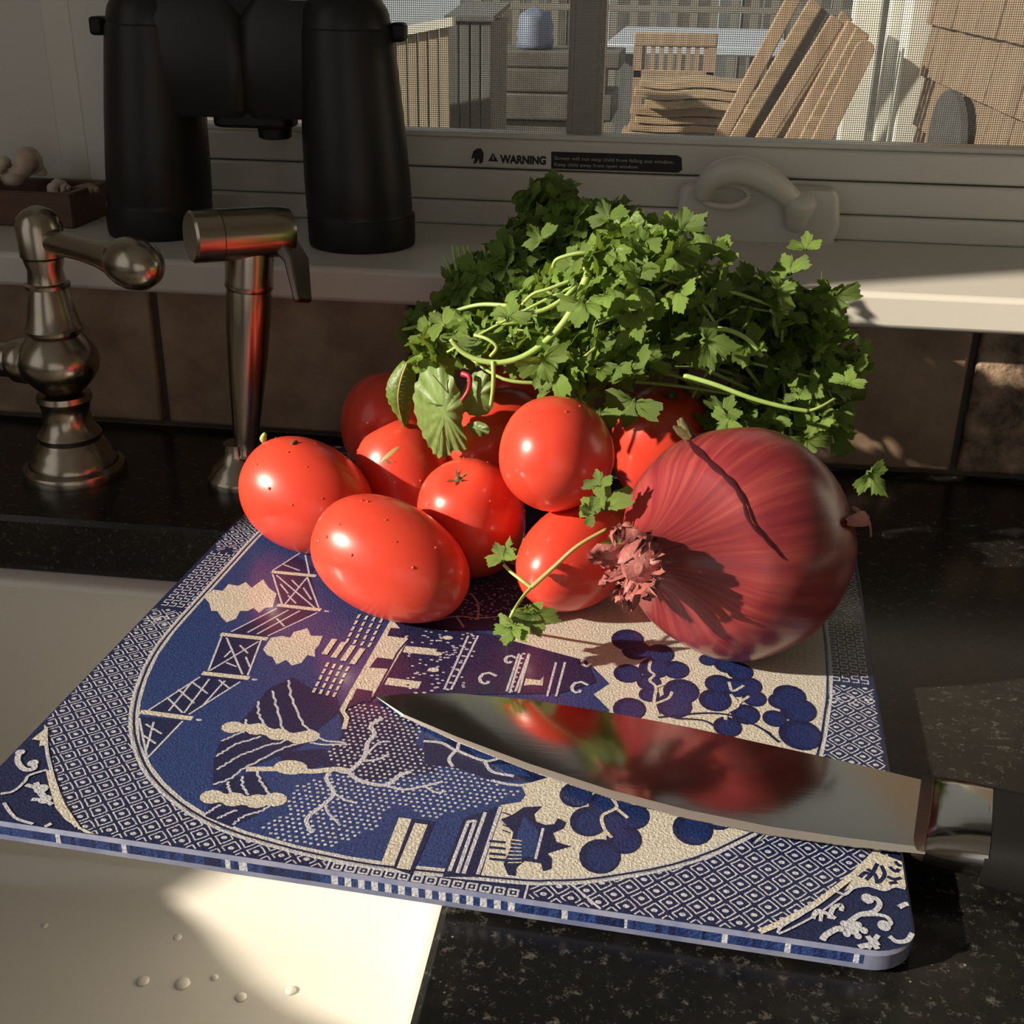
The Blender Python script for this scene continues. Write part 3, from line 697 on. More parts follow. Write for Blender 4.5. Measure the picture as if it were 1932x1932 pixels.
    for k in range(14):
        for r in range(2):
            u, v = .1272+.0042*k+.002, .0028+.0046*r
            if in_oval(u,v+.002): continue
            for a,b_ in (((-1,-1),(1,-1)),((1,-1),(1,1)),((1,1),(-1,1)),((-1,1),(-1,-1))): line([(u+a[0]*.0014,v+a[1]*.0013),(u+b_[0]*.0014,v+b_[1]*.0013)],.0007,PALE)
            blob(u,v,.0005,.0005,PALE,6)
    for u in (.1262,.1875): line([(u,.0012),(u,.009)],.0007,PALE)
    for u0, s in ((.120,-1),(.113,-1),(.193,1),(.200,1)): line([(u0,.010),(u0+s*.010,.0015)],.0008,PALE,lambda u,v: not in_oval(u,v))
    # ---- medallion
    up(); cx, cv = .156, BD/2
    poly(oval, CREAM); up()
    def grow(q, d): return [(u+(u-cx)/max(1e-6,math.hypot(u-cx,v-cv))*d, v+(v-cv)/max(1e-6,math.hypot(u-cx,v-cv))*d) for u,v in q]
    line(wob(grow(oval,.0006)+[grow(oval,.0006)[0]],2),.0011,PALE); up()
    line(wob(grow(oval,-.0008)+[grow(oval,-.0008)[0]],2),.0009,NAVY); line(wob(grow(oval,-.0019)+[grow(oval,-.0019)[0]],2),.0007,PALE); up()
    ins = grow(oval,-.0026)
    left = [q for q in ins if q[0] < .176 and q[1] < BD/2+.10 ]
    lo = [q for q in left if q[1] < BD/2]; hi = [q for q in left if q[1] >= BD/2]
    lo.sort(key=lambda q: math.atan2(q[1]-cv,q[0]-cx)); hi.sort(key=lambda q: math.atan2(q[1]-cv,q[0]-cx) % (2*math.pi))
    lo_ccw = sorted(lo, key=lambda q: (math.atan2(q[1]-cv,q[0]-cx)) % (2*math.pi))      # from left side round to the front
    edge = C(5,[(300,1510),(300,1500),(420,1100),(470,1090),(540,1080),(570,1040),(540,980),(600,970),(700,940),(850,890),(950,880)])+[bd(1130,1400),bd(1150,1340),bd(1120,1310),bd(1150,1290),bd(1110,1250),bd(1000,1232),bd(955,1216),bd(935,1180),bd(1010,1140),bd(1010,1080)]
    hi_ccw = sorted(hi, key=lambda q: (math.atan2(q[1]-cv,q[0]-cx)) % (2*math.pi))
    poly([q for q in hi_ccw]+[q for q in lo_ccw]+edge, BLUE); up()
    far_blue = [(.20,.24),(.26,.235),(.272,.27),(.25,.30),(.20,.32),(.15,.33),(.11,.32),(.10,.25)]
    poly(far_blue, BLUE); up()
    # ---- willow dots
    dots = C(4,[(900,680),(1100,680),(1350,780),(1290,900),(1400,1000),(1640,1060),(1740,1130),(1900,1180),(1700,1240),(1440,1300),(1360,1340),(1250,1260),(1120,1260),(1100,1370),(950,1420),(800,1500),(480,1430),(420,1360),(560,1300),(600,1150),(740,1090),(900,1060),(800,980),(820,900),(900,850)])
    navy_under = C(4,[(860,690),(1080,660),(1300,760),(1290,900),(1400,990),(1400,1060),(1180,1100),(1000,1120),(920,1080),(790,1060),(760,1000),(880,850)])
    poly(navy_under, NAVY); up()
    g = .0022; us = [q[0] for q in dots]; vs_ = [q[1] for q in dots]
    i = 0; v = min(vs_)
    while v < max(vs_):
        u = min(us)+(g*.5 if i%2 else 0)
        while u < max(us):
            uu, vv = u+rg.uniform(-.0003,.0003), v+rg.uniform(-.0003,.0003)
            if inside(dots,uu,vv) and in_oval(uu,vv): blob(uu,vv,.00062,.00058,PALE,6)
            u += g
        v += g*.92; i += 1
    up()
    # ---- clouds
    for c in ([(1065,490),(1110,450),(1160,455),(1190,420),(1240,430),(1280,410),(1310,440),(1370,395),(1400,440),(1440,470),(1420,540),(1380,545),(1350,570),(1320,545),(1290,560),(1250,560),(1230,600),(1180,620),(1150,590),(1130,560),(1100,560),(1090,520)],
              [(1370,760),(1410,700),(1470,690),(1510,700),(1530,670),(1600,650),(1620,690),(1680,690),(1660,740),(1640,760),(1640,800),(1600,790),(1570,830),(1520,845),(1490,815),(1440,840),(1420,800),(1390,790)]):
        poly(C(3,c), CREAM)
    up()
    # ---- zigzag fence
    def wl(crop, pts, w, c=PALE): line(C(crop,pts), w, c)
    for q in ([(1420,365),(1620,380),(1665,550),(1450,530)],[(1155,690),(1370,712),(1290,900),(1075,880)],[(1050,895),(1270,920),(985,1105),(750,1085)],[(720,1110),(960,1130),(765,1325),(730,1250)],[(1450,540),(1650,560),(1390,700),(1180,680)],[(1540,270),(1640,340),(1620,380),(1420,360)]): poly(C(3,q), NAVY)
    up()
    for a in ([(1420,357),(1640,378)],[(1450,530),(1665,555)],[(1155,682),(1388,706)],[(1060,885),(1292,910)],[(738,1086),(995,1120)]): wl(3,a,.0026,CREAM)
    for a in ([(1420,370),(1470,530)],[(1600,385),(1660,545)],[(1440,375),(1640,545)],[(1600,385),(1480,530)],[(1420,350),(1560,260)],[(1590,270),(1610,370)],[(1480,320),(1560,350)],
              [(1155,692),(1085,872)],[(1360,712),(1290,895)],[(1180,700),(1262,890)],[(1345,720),(1095,870)],[(1040,905),(770,1080)],[(1250,930),(985,1098)],
              [(1000,930),(1080,990)],[(930,970),(1010,1040)],[(870,1010),(950,1090)],[(1090,915),(960,1090)],[(1170,925),(1050,1060)],[(1000,930),(880,1080)],[(1140,920),(1190,960)],
              [(725,1120),(765,1320)],[(950,1135),(768,1325)],[(760,1150),(840,1200)],[(750,1210),(810,1250)],[(800,1140),(760,1290)],
              [(1440,548),(1205,668)],[(1500,556),(1290,672)],[(1560,560),(1340,680)],[(1650,570),(1395,690)],[(1440,600),(1480,640)],
              [(1520,400),(1560,440)],[(1500,480),(1540,520)],[(1580,440),(1620,500)],[(1460,420),(1500,470)],[(1210,760),(1170,800)],[(1250,740),(1290,780)],[(1180,830),(1230,850)],[(1280,800),(1300,850)]): wl(3,a,.0008)
    for cxy in ((1700,562),(1325,918),(1035,1128),(1430,710)): blob(*C(3,[cxy])[0],.0012,.0007,PALE,8)
    # ---- fan trees
    for q in ([(330,760),(470,590),(600,530),(700,590),(850,640),(870,720),(720,840),(640,880),(260,810)],[(200,880),(330,830),(690,890),(640,920),(330,1050),(150,1150),(160,980)],[(110,1310),(160,1170),(230,1110),(400,1050),(510,1210),(400,1300),(260,1370)],[(520,950),(780,930),(800,1000),(700,1050),(560,1050)]): poly(C(4,q), NAVY)
    up()
    for a in ([(405,670),(415,740),(440,800)],[(485,610),(515,700),(540,820)],[(575,550),(600,650),(650,780),(715,830)],[(335,770),(345,810)],[(200,890),(260,860),(320,840)],[(170,975),(230,935),(300,900),(420,860)],[(175,1050),(250,1000),(330,960),(430,920),(520,900),(560,880)],[(155,1135),(260,1090),(330,1040),(480,960),(600,910),(660,890)],
              [(720,860),(800,885),(890,900)],[(700,900),(790,905),(900,910)],[(235,1120),(245,1150),(250,1180)],[(315,1090),(325,1140),(345,1190)],[(395,1060),(430,1120),(460,1180),(500,1210)],[(110,1300),(150,1270),(190,1250)],[(175,1325),(220,1300),(280,1280)],[(265,1360),(320,1310),(400,1290),(470,1250)]):
        pts = C(4,a); pts = wob(pts,5); line([(u+.0004*math.sin(9*i),v+.0004*math.cos(7*i)) for i,(u,v) in enumerate(pts)], .0009, PALE)
    for a, w in (([(265,810),(400,820),(520,850),(640,870),(690,860)],.0046),([(150,1200),(270,1215),(400,1225),(500,1215)],.0046)):
        line(wob(C(4,a),4), w, CREAM)
        for q in C(4,a): blob(q[0],q[1],.0042,.0036,CREAM,10)
    up()
    for a in ([(350,1045),(550,1045),(700,1058),(840,1045),(910,1055)],): line(wob(C(4,a),5),.0026,CREAM)
    blob(*C(4,[(590,1035)])[0],.006,.004,CREAM,12)
    for a, w in (([(840,1045),(910,1060),(1000,980),(1020,900),(1060,850),(1040,800),(1100,760)],.0017),([(910,1060),(980,1110),(1120,1135),(1200,1080),(1260,1060)],.0017),([(1120,1135),(1220,1160),(1340,1140),(1440,1115)],.0011),([(1340,1140),(1400,1175),(1460,1170)],.0009),
                 ([(810,1060),(790,1100),(830,1180),(780,1240),(690,1310),(680,1350),(710,1400)],.0015),([(830,1180),(900,1220),(960,1235)],.0009),([(780,1240),(800,1290),(860,1350)],.0009),([(1010,970),(1080,900),(1140,890)],.001),([(1000,1000),(1080,990),(1140,960)],.001)):
        line(wob(C(4,a),5), w, PALE)
    # ---- dark leaf clump and its veins
    poly(C(5,[(0,640),(120,640),(300,700),(560,790),(850,890),(700,940),(600,970),(520,960),(380,960),(180,890),(0,870)]), NAVY); up()
    for a in ([(210,745),(480,760),(520,830),(420,850),(300,830)],[(380,870),(520,870),(600,940),(420,920)],[(560,870),(700,870),(820,900),(640,930)],[(20,640),(200,700),(120,740),(0,720)]): poly(C(5,a), BLUE)
    up()
    for a in ([(0,740),(100,750),(180,790),(210,740),(350,730)],[(180,790),(340,850),(450,830),(540,850),(640,890)],[(540,850),(600,835),(720,860)],[(340,850),(380,910),(500,935)],[(180,790),(140,840),(160,880)],[(380,960),(460,980),(560,990)]): line(wob(C(5,a),5),.0013,PALE)
    # ---- posts and stripes by the shore
    for q in ([(1100,1580),(1190,1310),(1400,1340),(1270,1640)],[(1440,1650),(1560,1320),(1770,1250),(1650,1650)]): poly(C(4,q), NAVY)
    up()
    for a in ([(1228,1330),(1135,1575)],[(1318,1362),(1225,1595)]): wl(4,a,.0042,CREAM)
    for a in ([(1585,1340),(1480,1615)],[(1625,1335),(1525,1625)],[(1585,1340),(1625,1335)],[(1680,1290),(1560,1628)],[(1765,1260),(1640,1632)]): wl(4,a,.0012)
    # ---- small pagoda roof on the shore
    poly(C(5,[(430,1180),(500,1150),(560,1110),(660,1105),(615,1150),(625,1190),(680,1210),(730,1205),(750,1172),(795,1195),(780,1230),(720,1255),(740,1305),(825,1330),(760,1347),(690,1370),(715,1400),(712,1455),(668,1470),(655,1425),(560,1412),(515,1450),(512,1497),(470,1490),(445,1430),(480,1350),(500,1250)]), NAVY); up()
    poly(C(5,[(560,1160),(640,1240),(630,1390),(520,1390),(490,1420),(500,1340),(530,1240)]), BLUE); up()
    for k in range(7): wl(5,[(470,1290+22*k),(545,1300+20*k)],.0005,CREAM)
    wl(5,[(668,1230),(625,1400)],.0009)
    for y in (1140,1175,1210,1240): wl(5,[(440,y),(480,y+14)],.0005,NAVY)
    for y in (1300,1335,1370,1400): wl(5,[(370,y),(450,y+8)],.0011,NAVY)
    # ---- berry trees on the cream ground
    def berry(crop, lst, s):
        for x, y, r in lst:
            u, v = C(crop,[(x,y)])[0]; k = r*s*(1 if r > 90 else 1.22)
            blob(u,v,k*1.02,k*1.28,NAVY,16)
        up()
        for x, y, r in lst:
            u, v = C(crop,[(x,y)])[0]; k = r*s*(1 if r > 90 else 1.22)
            blob(u+k*.16,v-k*.10,k*.78,k*.98,MID,16)
        up()
    mp5 = .30/1690/2.972*1.0; mp6 = .30/1690/2.4707
    berry(5,[(1010,970,55),(850,1040,72),(1220,1030,62),(1110,1065,62),(1010,1090,70),(920,1190,80),(1170,1160,72),(1060,1200,62),(1120,1290,75),(985,1385,105)],mp5)
    berry(5,[(1505,1232,105),(1640,1160,92),(1500,1090,55)],mp5)
    berry(5,[(1140,170,85),(1190,230,75),(1320,250,92),(1140,360,70),(1290,330,78),(1410,340,68),(1260,410,60),(1440,460,88),(1260,480,50),(1400,540,105),(1150,560,78)],mp5*1.05)
    berry(5,[(1590,285,45),(1700,310,68),(1770,350,66),(1650,420,68),(1820,430,64),(1740,440,68),(1630,510,78),(1850,500,58),(1800,590,68),(1700,660,66)],mp5*1.05)
    berry(6,[(590,405,66),(545,430,46),(630,470,72),(520,510,46),(640,585,82)],mp6*1.05)
    for a in ([(1100,970),(1040,1030),(1080,1110),(1000,1160),(1010,1230),(1050,1280)],[(1060,1000),(1150,1000),(1190,1060)],[(1080,1120),(1140,1170)],[(1270,290),(1262,340),(1290,370),(1265,400),(1300,440),(1290,520),(1310,590)],[(1300,530),(1370,500),(1390,465)],[(1300,440),(1350,420)],[(1710,410),(1730,460),(1790,430)],[(1720,480),(1760,540),(1700,580),(1690,620)],[(1760,530),(1820,490)]): line(wob(C(5,a),5),.0012,CREAM)
    for a in ([(-20,505),(200,485),(350,505),(500,580)],[(60,510),(190,520),(260,560)],[(480,570),(540,620)]): line(wob(C(6,a),5),.0010,NAVY)
    # ---- the tea house
    up()
    poly(C(4,[(900,640),(1180,200),(1700,290),(2100,400),(2250,440),(2300,560),(2100,620),(1060,640),(880,720)]), NAVY); up()
    poly(C(4,[(860,720),(1150,210),(1180,230),(1250,320),(1060,640),(920,660)]), CREAM); up()
    for q in ([(1150,255),(1255,262),(1225,312),(1130,300)],[(1075,420),(1165,432),(1140,485),(1030,478)],[(960,595),(1050,610),(1040,670),(930,660)]): poly(C(4,q), NAVY)
    for a in ([(1250,320),(1190,390),(1100,560),(1050,650)],): wl(4,a,.0008,NAVY)
    for a in ([(1240,375),(1390,390)],[(1140,555),(1300,575)]): wl(4,a,.0050,CREAM)
    for x, y in ((1390,490),(1470,310),(1410,400)): blob(*C(4,[(x,y)])[0],.0022,.0016,CREAM,10)
    for k in range(70):
        x = rg.uniform(1240,1620); y = rg.uniform(270,600); blob(*C(4,[(x,y)])[0],.0007,.0005,PALE,6)
    for k in range(9):
        a = R(200*k/8-100)
        for cx4, cy4 in ((1400,380),(1310,565)): blob(*C(4,[(cx4+110*math.cos(a),cy4+55*math.sin(a))])[0],.0009,.0006,PALE,6)
    for a in ([(1450,600),(1585,300)],[(1490,600),(1640,300)],[(1800,610),(1870,400)],[(1850,610),(1925,400)]): wl(4,a,.0009)
    for x0,y0,x1,y1 in ((1470,600,1612,300),(1825,610,1897,400)):
        for k in range(9): blob(*C(4,[(x0+(x1-x0)*k/8,y0+(y1-y0)*k/8)])[0],.0009,.0007,PALE,6)
    for q in ([(690,490),(740,300)],[(740,490),(790,300)],[(480,470),(545,258)],[(530,470),(590,258)]): wl(5,q,.0009)
    poly(C(5,[(560,430),(570,390),(650,400),(670,380),(665,430),(600,425)]), CREAM)
    for cx5, cy5, r in ((920,305,55),(865,450,60),(350,400,62),(480,290,40)):
        line([C(5,[(cx5+r*(1-.11*k)*math.cos(R(30+42*k)*-1),cy5+r*.8*(1-.11*k)*math.sin(R(30+42*k)*-1))])[0] for k in range(8)],.0014,PALE)
    # roof dashes beside the tea house
    for r in range(4):
        for k in range(5):
            x = 950+45*r-12*k*0; y = 175+0*r
            a = (985-16*k+42*r-8, 180+34*k+8*r); wl(4,[a,(a[0]-12,a[1]+20)],.0011,CREAM)
            a = (800-18*k+38*r, 450+36*k+8*r); wl(4,[a,(a[0]-12,a[1]+22)],.0011,CREAM)
    for k in range(4): wl(4,[(835+52*k,320+18*k),(780+52*k,400+18*k)],.0024,CREAM)
    wl(4,[(940,600),(880,720),(905,760),(890,820)],.0018,CREAM)
    # far scenery under the vegetables: a branch and dots
    for a in ([(1400,215),(1520,190),(1640,200),(1780,190)],[(1640,200),(1640,120),(1600,60)],[(1520,190),(1560,250)]): line(wob(C(4,a),5),.0009,PALE)
    for k in range(160):
        q = bd(rg.uniform(870,1010), rg.uniform(1090,1170)); blob(q[0],q[1],.0006,.0006,PALE,6)
    # ---- corner flowers
    up()
    for su, sv in ((0,0),(1,0),(0,1),(1,1)):
        def cc(u, v): return (BW-u if su else u, BD-v if sv else v)
        arc = [cc(-.004+.054*math.cos(R(a)), -.006+.054*math.sin(R(a))) for a in range(8,86,5)]
        if sv == 0: continue                # the two near corners are drawn from the photograph below
        line(arc,.0022,CREAM); line([cc(-.004+.050*math.cos(R(a)), -.006+.050*math.sin(R(a))) for a in range(10,84,5)],.0007,PALE)
        sc = [cc((.036+.0035*abs(math.sin(R(a*4.5))))*math.cos(R(a)), (.036+.0035*abs(math.sin(R(a*4.5))))*math.sin(R(a))) for a in range(6,88,3)]
        line(sc,.0010,PALE)
        fx, fy = .018,.015
        blob(*cc(fx,fy),.0018,.0018,PALE,10)
        for k in range(7): blob(*cc(fx+.0038*math.cos(k*.9),fy+.0038*math.sin(k*.9)),.0009,.0009,PALE,8)
        for k, (a0, ln) in enumerate(((20,.013),(75,.014),(140,.010),(200,.010),(270,.008),(320,.012))):
            pts = []
            for j in range(9):
                t = j/8; a = R(a0+70*t*t*(1 if k%2 else -1)); pts.append(cc(fx+(.004+ln*t)*math.cos(a)*(1-.18*t), fy+(.004+ln*t)*math.sin(a)*(1-.18*t)))
            line(pts,.0012,PALE); blob(*pts[-1],.0022,.0018,PALE,10)
            blob(*pts[5],.0014,.0012,PALE,8)
    up()
    line(wob(br,5),.0020,CREAM); line(wob(bl,5),.0012,PALE)
    line(wob([(u+.0022,v-.0022) for u,v in br],5),.0007,PALE); up()
    poly(C(6,[(1000,1135),(1125,1180),(1143,1300),(1085,1292),(1030,1308),(960,1288),(890,1296),(845,1318),(900,1240)]), CREAM); up()
    for a in ([(955,1215),(990,1240),(1000,1280)],[(1000,1190),(975,1235),(950,1262)],[(1020,1200),(1035,1240),(1010,1275)],[(1060,1205),(1085,1225),(1100,1215)],[(1050,1250),(1080,1262),(1110,1255)],[(1085,1180),(1100,1195),(1120,1200)],[(920,1250),(945,1230),(965,1240)],[(1060,1280),(1090,1275)]): line(wob(C(6,a),4),.0013,NAVY)
    for a, w in (([(800,1312),(850,1332),(890,1302),(960,1292),(1030,1312),(1085,1295),(1150,1312)],.0012),([(548,1560),(540,1500),(575,1468),(640,1430),(700,1385)],.0012),
                 ([(738,1590),(752,1530),(815,1490)],.0024),([(868,1462),(920,1426),(985,1412),(1012,1378),(992,1350),(955,1352)],.0021),([(935,1428),(1000,1426),(1048,1440),(1062,1468),(1032,1478)],.0017),
                 ([(700,1442),(720,1408),(762,1420),(802,1442)],.0018),([(778,1442),(795,1395),(832,1382),(832,1406)],.0018),([(735,1455),(742,1412)],.0014),
                 ([(918,1576),(1003,1558)],.0022),([(958,1530),(1006,1592)],.0022),([(1003,1524),(958,1582)],.0018),([(1060,1530),(1092,1552),(1140,1546),(1165,1510)],.0019),([(1105,1390),(1140,1376),(1162,1402)],.0021)):
        line(wob(C(6,a),5),w*.8,PALE)
    up()
    for x, y, r in ((882,1490,.0022),(845,1468,.0011),(858,1516,.0011),(910,1474,.0012),(938,1500,.0012),(910,1526,.0011),(828,1492,.0011),(880,1455,.0010),(1032,1478,.0019),(955,1352,.0019),(1145,1455,.0019),(635,1548,.0024),(1120,1395,.0018)): blob(*C(6,[(x,y)])[0],r,r*1.15,PALE,12)
    poly(C(3,[(238,1390),(268,1398),(300,1490),(345,1580),(420,1690),(480,1752),(415,1752),(340,1650),(290,1590),(258,1480)]), CREAM); poly(C(3,[(165,1232),(243,1172),(240,1262),(205,1268),(210,1238)]), CREAM); up()
    for a, w in (([(105,1292),(92,1345),(128,1388),(178,1384),(172,1352)],.0020),([(8,1515),(70,1502),(130,1452),(152,1420),(240,1392)],.0011),([(140,1470),(200,1492),(250,1550)],.0016),([(22,1565),(80,1640),(170,1672)],.0011),([(190,1460),(215,1520),(260,1545)],.0018),([(170,1545),(230,1550),(270,1570)],.0016),([(180,1692),(230,1688),(265,1672)],.0014)): line(wob(C(3,a),5),w,PALE)
    up()
    for x, y, r in ((172,1356,.0019),(105,1300,.0017),(215,1490,.0024),(235,1545,.0022)): blob(*C(3,[(x,y)])[0],r,r,PALE,12)
    pr_ = build('printed_pattern', mb, MATS, root, smooth='leaf')
    pr_['label'] = 'blue and white willow print with pagoda, fence, trees and lattice border'
    # stripes coloured onto the front edge imitate the print refracted through the glass
    sb = MB(); x = .016
    while x < BW-.016:
        w_ = rg.uniform(.0008,.0022); c = rg.choice((1,0,1,4,1,4,4,0,1,4,3))
        if abs(x-.156) < .030: w_ = .0021; c = 3 if int((x-.126)/.0021)%2 else 1
        sb.add([bw(x,-.00012,.0046),bw(x+w_,-.00012,.0046),bw(x+w_,-.00012,.0079),bw(x,-.00012,.0079)],[(0,1,2,3)],c); x += w_
    build('edge_print', sb, MATS, root, smooth='leaf')
board()

# ================================================================== knife
def knife():
    zt = ZB+.0030
    tip = az(709,1314,ZB+.0012)
    spine = [az(*q,zt) for q in ((760,1309),(860,1308),(1000,1320),(1150,1344),(1300,1372),(1450,1405),(1600,1438),(1768,1478))]
    edge = [az(*q,ZB+.0012+.0044*i/7) for i,q in enumerate( ((760,1352),(860,1398),(1000,1454),(1150,1505),(1300,1545),(1450,1575),(1600,1596),(1745,1612)))]
    root = empty('kitchen_knife', az(1200,1440,0), 'long steel kitchen knife lying on the printed board, black handle over the granite', 'knife')
    b = MB(); n = len(spine); rings = []
    for s_, e_ in zip(spine, edge):
        bev = e_+(s_-e_)*.075; bev.z = bev.z+.0004
        rings.append([s_, bev, e_, Vector((e_.x,e_.y,e_.z-.0003)), Vector((s_.x,s_.y,ZB+.0006+(s_.z-zt))) if False else Vector((s_.x,s_.y,s_.z-.0022))])
    tipr = [tip.copy() for _ in range(5)]; tipr[3] = tip-Vector((0,0,.0003)); tipr[4] = tip-Vector((0,0,.0003))
    rings = [tipr]+rings
    vs = [p for r in rings for p in r]; fs = []; mi = []
    for i in range(len(rings)-1):
        for k in range(5):
            fs.append((i*5+k, i*5+(k+1)%5, (i+1)*5+(k+1)%5, (i+1)*5+k)); mi.append(1 if k in (1,) else 0)
    fs.append(tuple((len(rings)-1)*5+k for k in range(5))); mi.append(0)
    b.v = [Vector(v) for v in vs]; b.f = [list(f) for f in fs]; b.mi = mi
    build('blade', b, [M['steel'], M['steel_edge']], root, auto=12)
    # bolster and handle follow the blade's own axis
    h0 = (spine[-1]+edge[-1])/2; ax = (spine[-1]-spine[-3]).normalized(); ax.z = 0; ax.normalize()
    sd_ = (spine[-1]-edge[-1]); wid = sd_.length/2; sd_.z = 0; sd_ = (sd_-ax*sd_.dot(ax)).normalized(); upv = Vector((0,0,1))
    def sec(t, w0, w1, th, zc_):
        c = h0+ax*t; c.z = zc_; out = []
        for k in range(20):
            a = 2*math.pi*k/20; x = math.cos(a); y = math.sin(a)
            sx = abs(x)**.5*(1 if x > 0 else -1); sy = abs(y)**.6*(1 if y > 0 else -1)
            out.append(c+sd_*(sx*(w0 if sx > 0 else w1))+upv*(sy*th))
        return out
    zc_ = ZB+.0040
    w = wid*.98
    b = MB().loft([sec(-.0045,w,w,.0016,zc_),sec(-.0030,w,w,.0032,zc_),sec(-.0010,w,w,.0048,zc_+.0003)])
    build('blade_heel', b, M['nickel_dark'], root, auto=40)
    b = MB().loft([sec(-.0012,w*.97,w*.99,.0046,zc_),sec(.002,w*.93,w*.98,.0062,zc_+.0004),sec(.010,w*.86,w*.97,.0074,zc_+.0008),sec(.017,w*.82,w*.95,.0080,zc_+.0010)])
    build('bolster', b, M['steel'], root, auto=40)
    hz = .0125
    b = MB().loft([sec(.0160,w*.84,w*.96,.0094,hz),sec(.030,w*.80,w*.92,.0100,hz),sec(.06,w*.76,w*.84,.0106,hz),sec(.10,w*.72,w*.76,.0104,hz),sec(.122,w*.70,w*.86,.0098,hz),sec(.128,w*.55,w*.7,.007,hz)])
    hd = build('handle', b, M['handle'], root, auto=40)
    for t in (.040,.072,.104):
        c = h0+ax*t; c.z = hz+.0096
        build('rivet', MB().lathe(c,(0,0,1),[(0,.0035),(.0007,.0034),(.001,.0028)],18), M['handle'], hd)
knife()

# ================================================================== tomatoes
def tomato(cpx, cz, tpx, tz, L, D, label, seed, scar=None, drops=0, green=False, marks=()):
    rn = random.Random(seed); c = az(*cpx, cz); t = az(*tpx, tz)
    a = (t-c).normalized(); u = a.orthogonal().normalized(); w = a.cross(u)
    root = empty('tomato', (c.x,c.y,c.z-D/2), label, 'tomato', 'tomatoes on the cutting board')
    N, K = 26, 40; vs = []; fs = []; ph = rn.uniform(0,6)
    def surf(th, phi):
        r = math.sin(th)**.88*(1+.012*math.cos(3*phi+ph)+.008*math.cos(5*phi+2*ph)); h = math.cos(th)
        sg = 1+.05*h
        dip = .10*math.exp(-(th/.20)**2)
        return c+a*(L/2*(h-dip))+(u*math.cos(phi)+w*math.sin(phi))*(D/2*r*sg)
    for i in range(N+1):
        for k in range(K): vs.append(surf(math.pi*min(max(i/N,.004),.996), 2*math.pi*k/K))
    for i in range(N):
        for k in range(K): fs.append((i*K+k,i*K+(k+1)%K,(i+1)*K+(k+1)%K,(i+1)*K+k))
    fs.append(tuple(range(K))); fs.append(tuple(N*K+k for k in range(K)))
    body = build('flesh', MB().add(vs,fs), M['tomato'], root, smooth=True)
    if marks:
        tree = BVHTree.FromPolygons(vs, [f for f in fs if len(f) == 4])
        for pts, wd_, mt_ in marks:
            hs = [tree.ray_cast(CAM, ray(*q).normalized()) for q in pts]; hs = [(h[0],h[1]) for h in hs if h[0] is not None]; mv = []
            if len(hs) < 2: continue
            for i,(P,nv) in enumerate(hs):
                if nv.dot(P-c) < 0: nv = -nv
                tt = (hs[min(i+1,len(hs)-1)][0]-hs[max(i-1,0)][0]).normalized(); sv = tt.cross(nv).normalized(); ww = wd_*math.sin(math.pi*(i+.5)/len(hs))
                mv += [P-sv*ww*.5+nv*.00005, P+nv*.00022, P+sv*ww*.5+nv*.00005]
            build('skin_mark', MB().add(mv,[(3*i+j,3*i+j+1,3*i+j+4,3*i+j+3) for i in range(len(hs)-1) for j in range(2)]), M[mt_], root, smooth=True)
    if scar is not None:
        top = c+a*(L/2*.885); b = MB(); sr = scar
        b.lathe(top-a*.0006, a, [(0,sr*.62),(sr*.18,sr*.58),(sr*.32,sr*.32),(sr*.55,sr*.18),(sr*.62,.0002)],10)
        for k in range(5):
            an = 2*math.pi*k/5+rn.uniform(-.3,.3); d = u*math.cos(an)+w*math.sin(an); l = sr*rn.uniform(.9,1.5)
            s_ = a.cross(d)
            b.add([top+s_*sr*.2, top+d*l*.6+a*sr*.35+s_*sr*.13, top+d*l+a*sr*rn.uniform(.2,.9), top+d*l*.6+a*sr*.35-s_*sr*.13, top-s_*sr*.2],[(0,1,2,3,4)])
        build('stem_scar', b, M['stem_deep'] if green else M['scar'], root, auto=50)
    if drops:
        b = MB(); tocam = (CAM-c).normalized()
        for _ in range(drops*12):
            th = math.acos(rn.uniform(-.95,.8)); phi = rn.uniform(0,2*math.pi); P = surf(th,phi)
            n = (surf(th,phi+.02)-surf(th,phi-.02)).cross(surf(th+.02,phi)-surf(th-.02,phi)).normalized()
            if n.dot(P-c) < 0: n = -n
            if n.dot(tocam) < .05 or n.z < .1: continue
            r = rn.uniform(.0004,.0008)
            b.lathe(P-n*r*.1, n, [(0,r),(r*.35,r*.85),(r*.6,r*.5),(r*.7,.00005)],8); drops -= 1
            if drops <= 0: break
        if b.v: tag(build('water_beads', b, M['bead'], root, smooth=True), kind='stuff')
tomato((579,935),.0340,(500,895),.040,.0655,.0520,'red plum tomato at the left board edge, tip towards the sprayer',1,scar=None,drops=12)
tomato((737,1056),.0335,(616,996),.0420,.0705,.0485,'largest red plum tomato, foremost on the print below the others',2,drops=12)
tomato((770,902),.0330,(742,848),.046,.058,.047,'red plum tomato with pale scratched patch under the broad leaf',3,drops=8,marks=[([(720,872),(724,866),(729,862),(735,857),(742,851),(749,846),(754,843)],.0022,'stem_tan'),([(729,868),(731,871),(734,873),(737,873)],.0014,'scar')])
tomato((890,980),.0360,(862,896),.062,.058,.0475,'red plum tomato standing with a dark dried stem scar on top',4,scar=.0042,drops=12)
tomato((1048,857),.0750,(1066,835),.070,.054,.0480,'round-looking glossy red tomato on top of the pile',5,drops=3)
tomato((1245,838),.0500,(1262,765),.071,.058,.0480,'red plum tomato behind the onion with green stem stub',6,scar=.005,green=True)
tomato((1090,1045),.0320,(1172,985),.0345,.066,.0440,'red plum tomato between the green sprig and the onion',7)
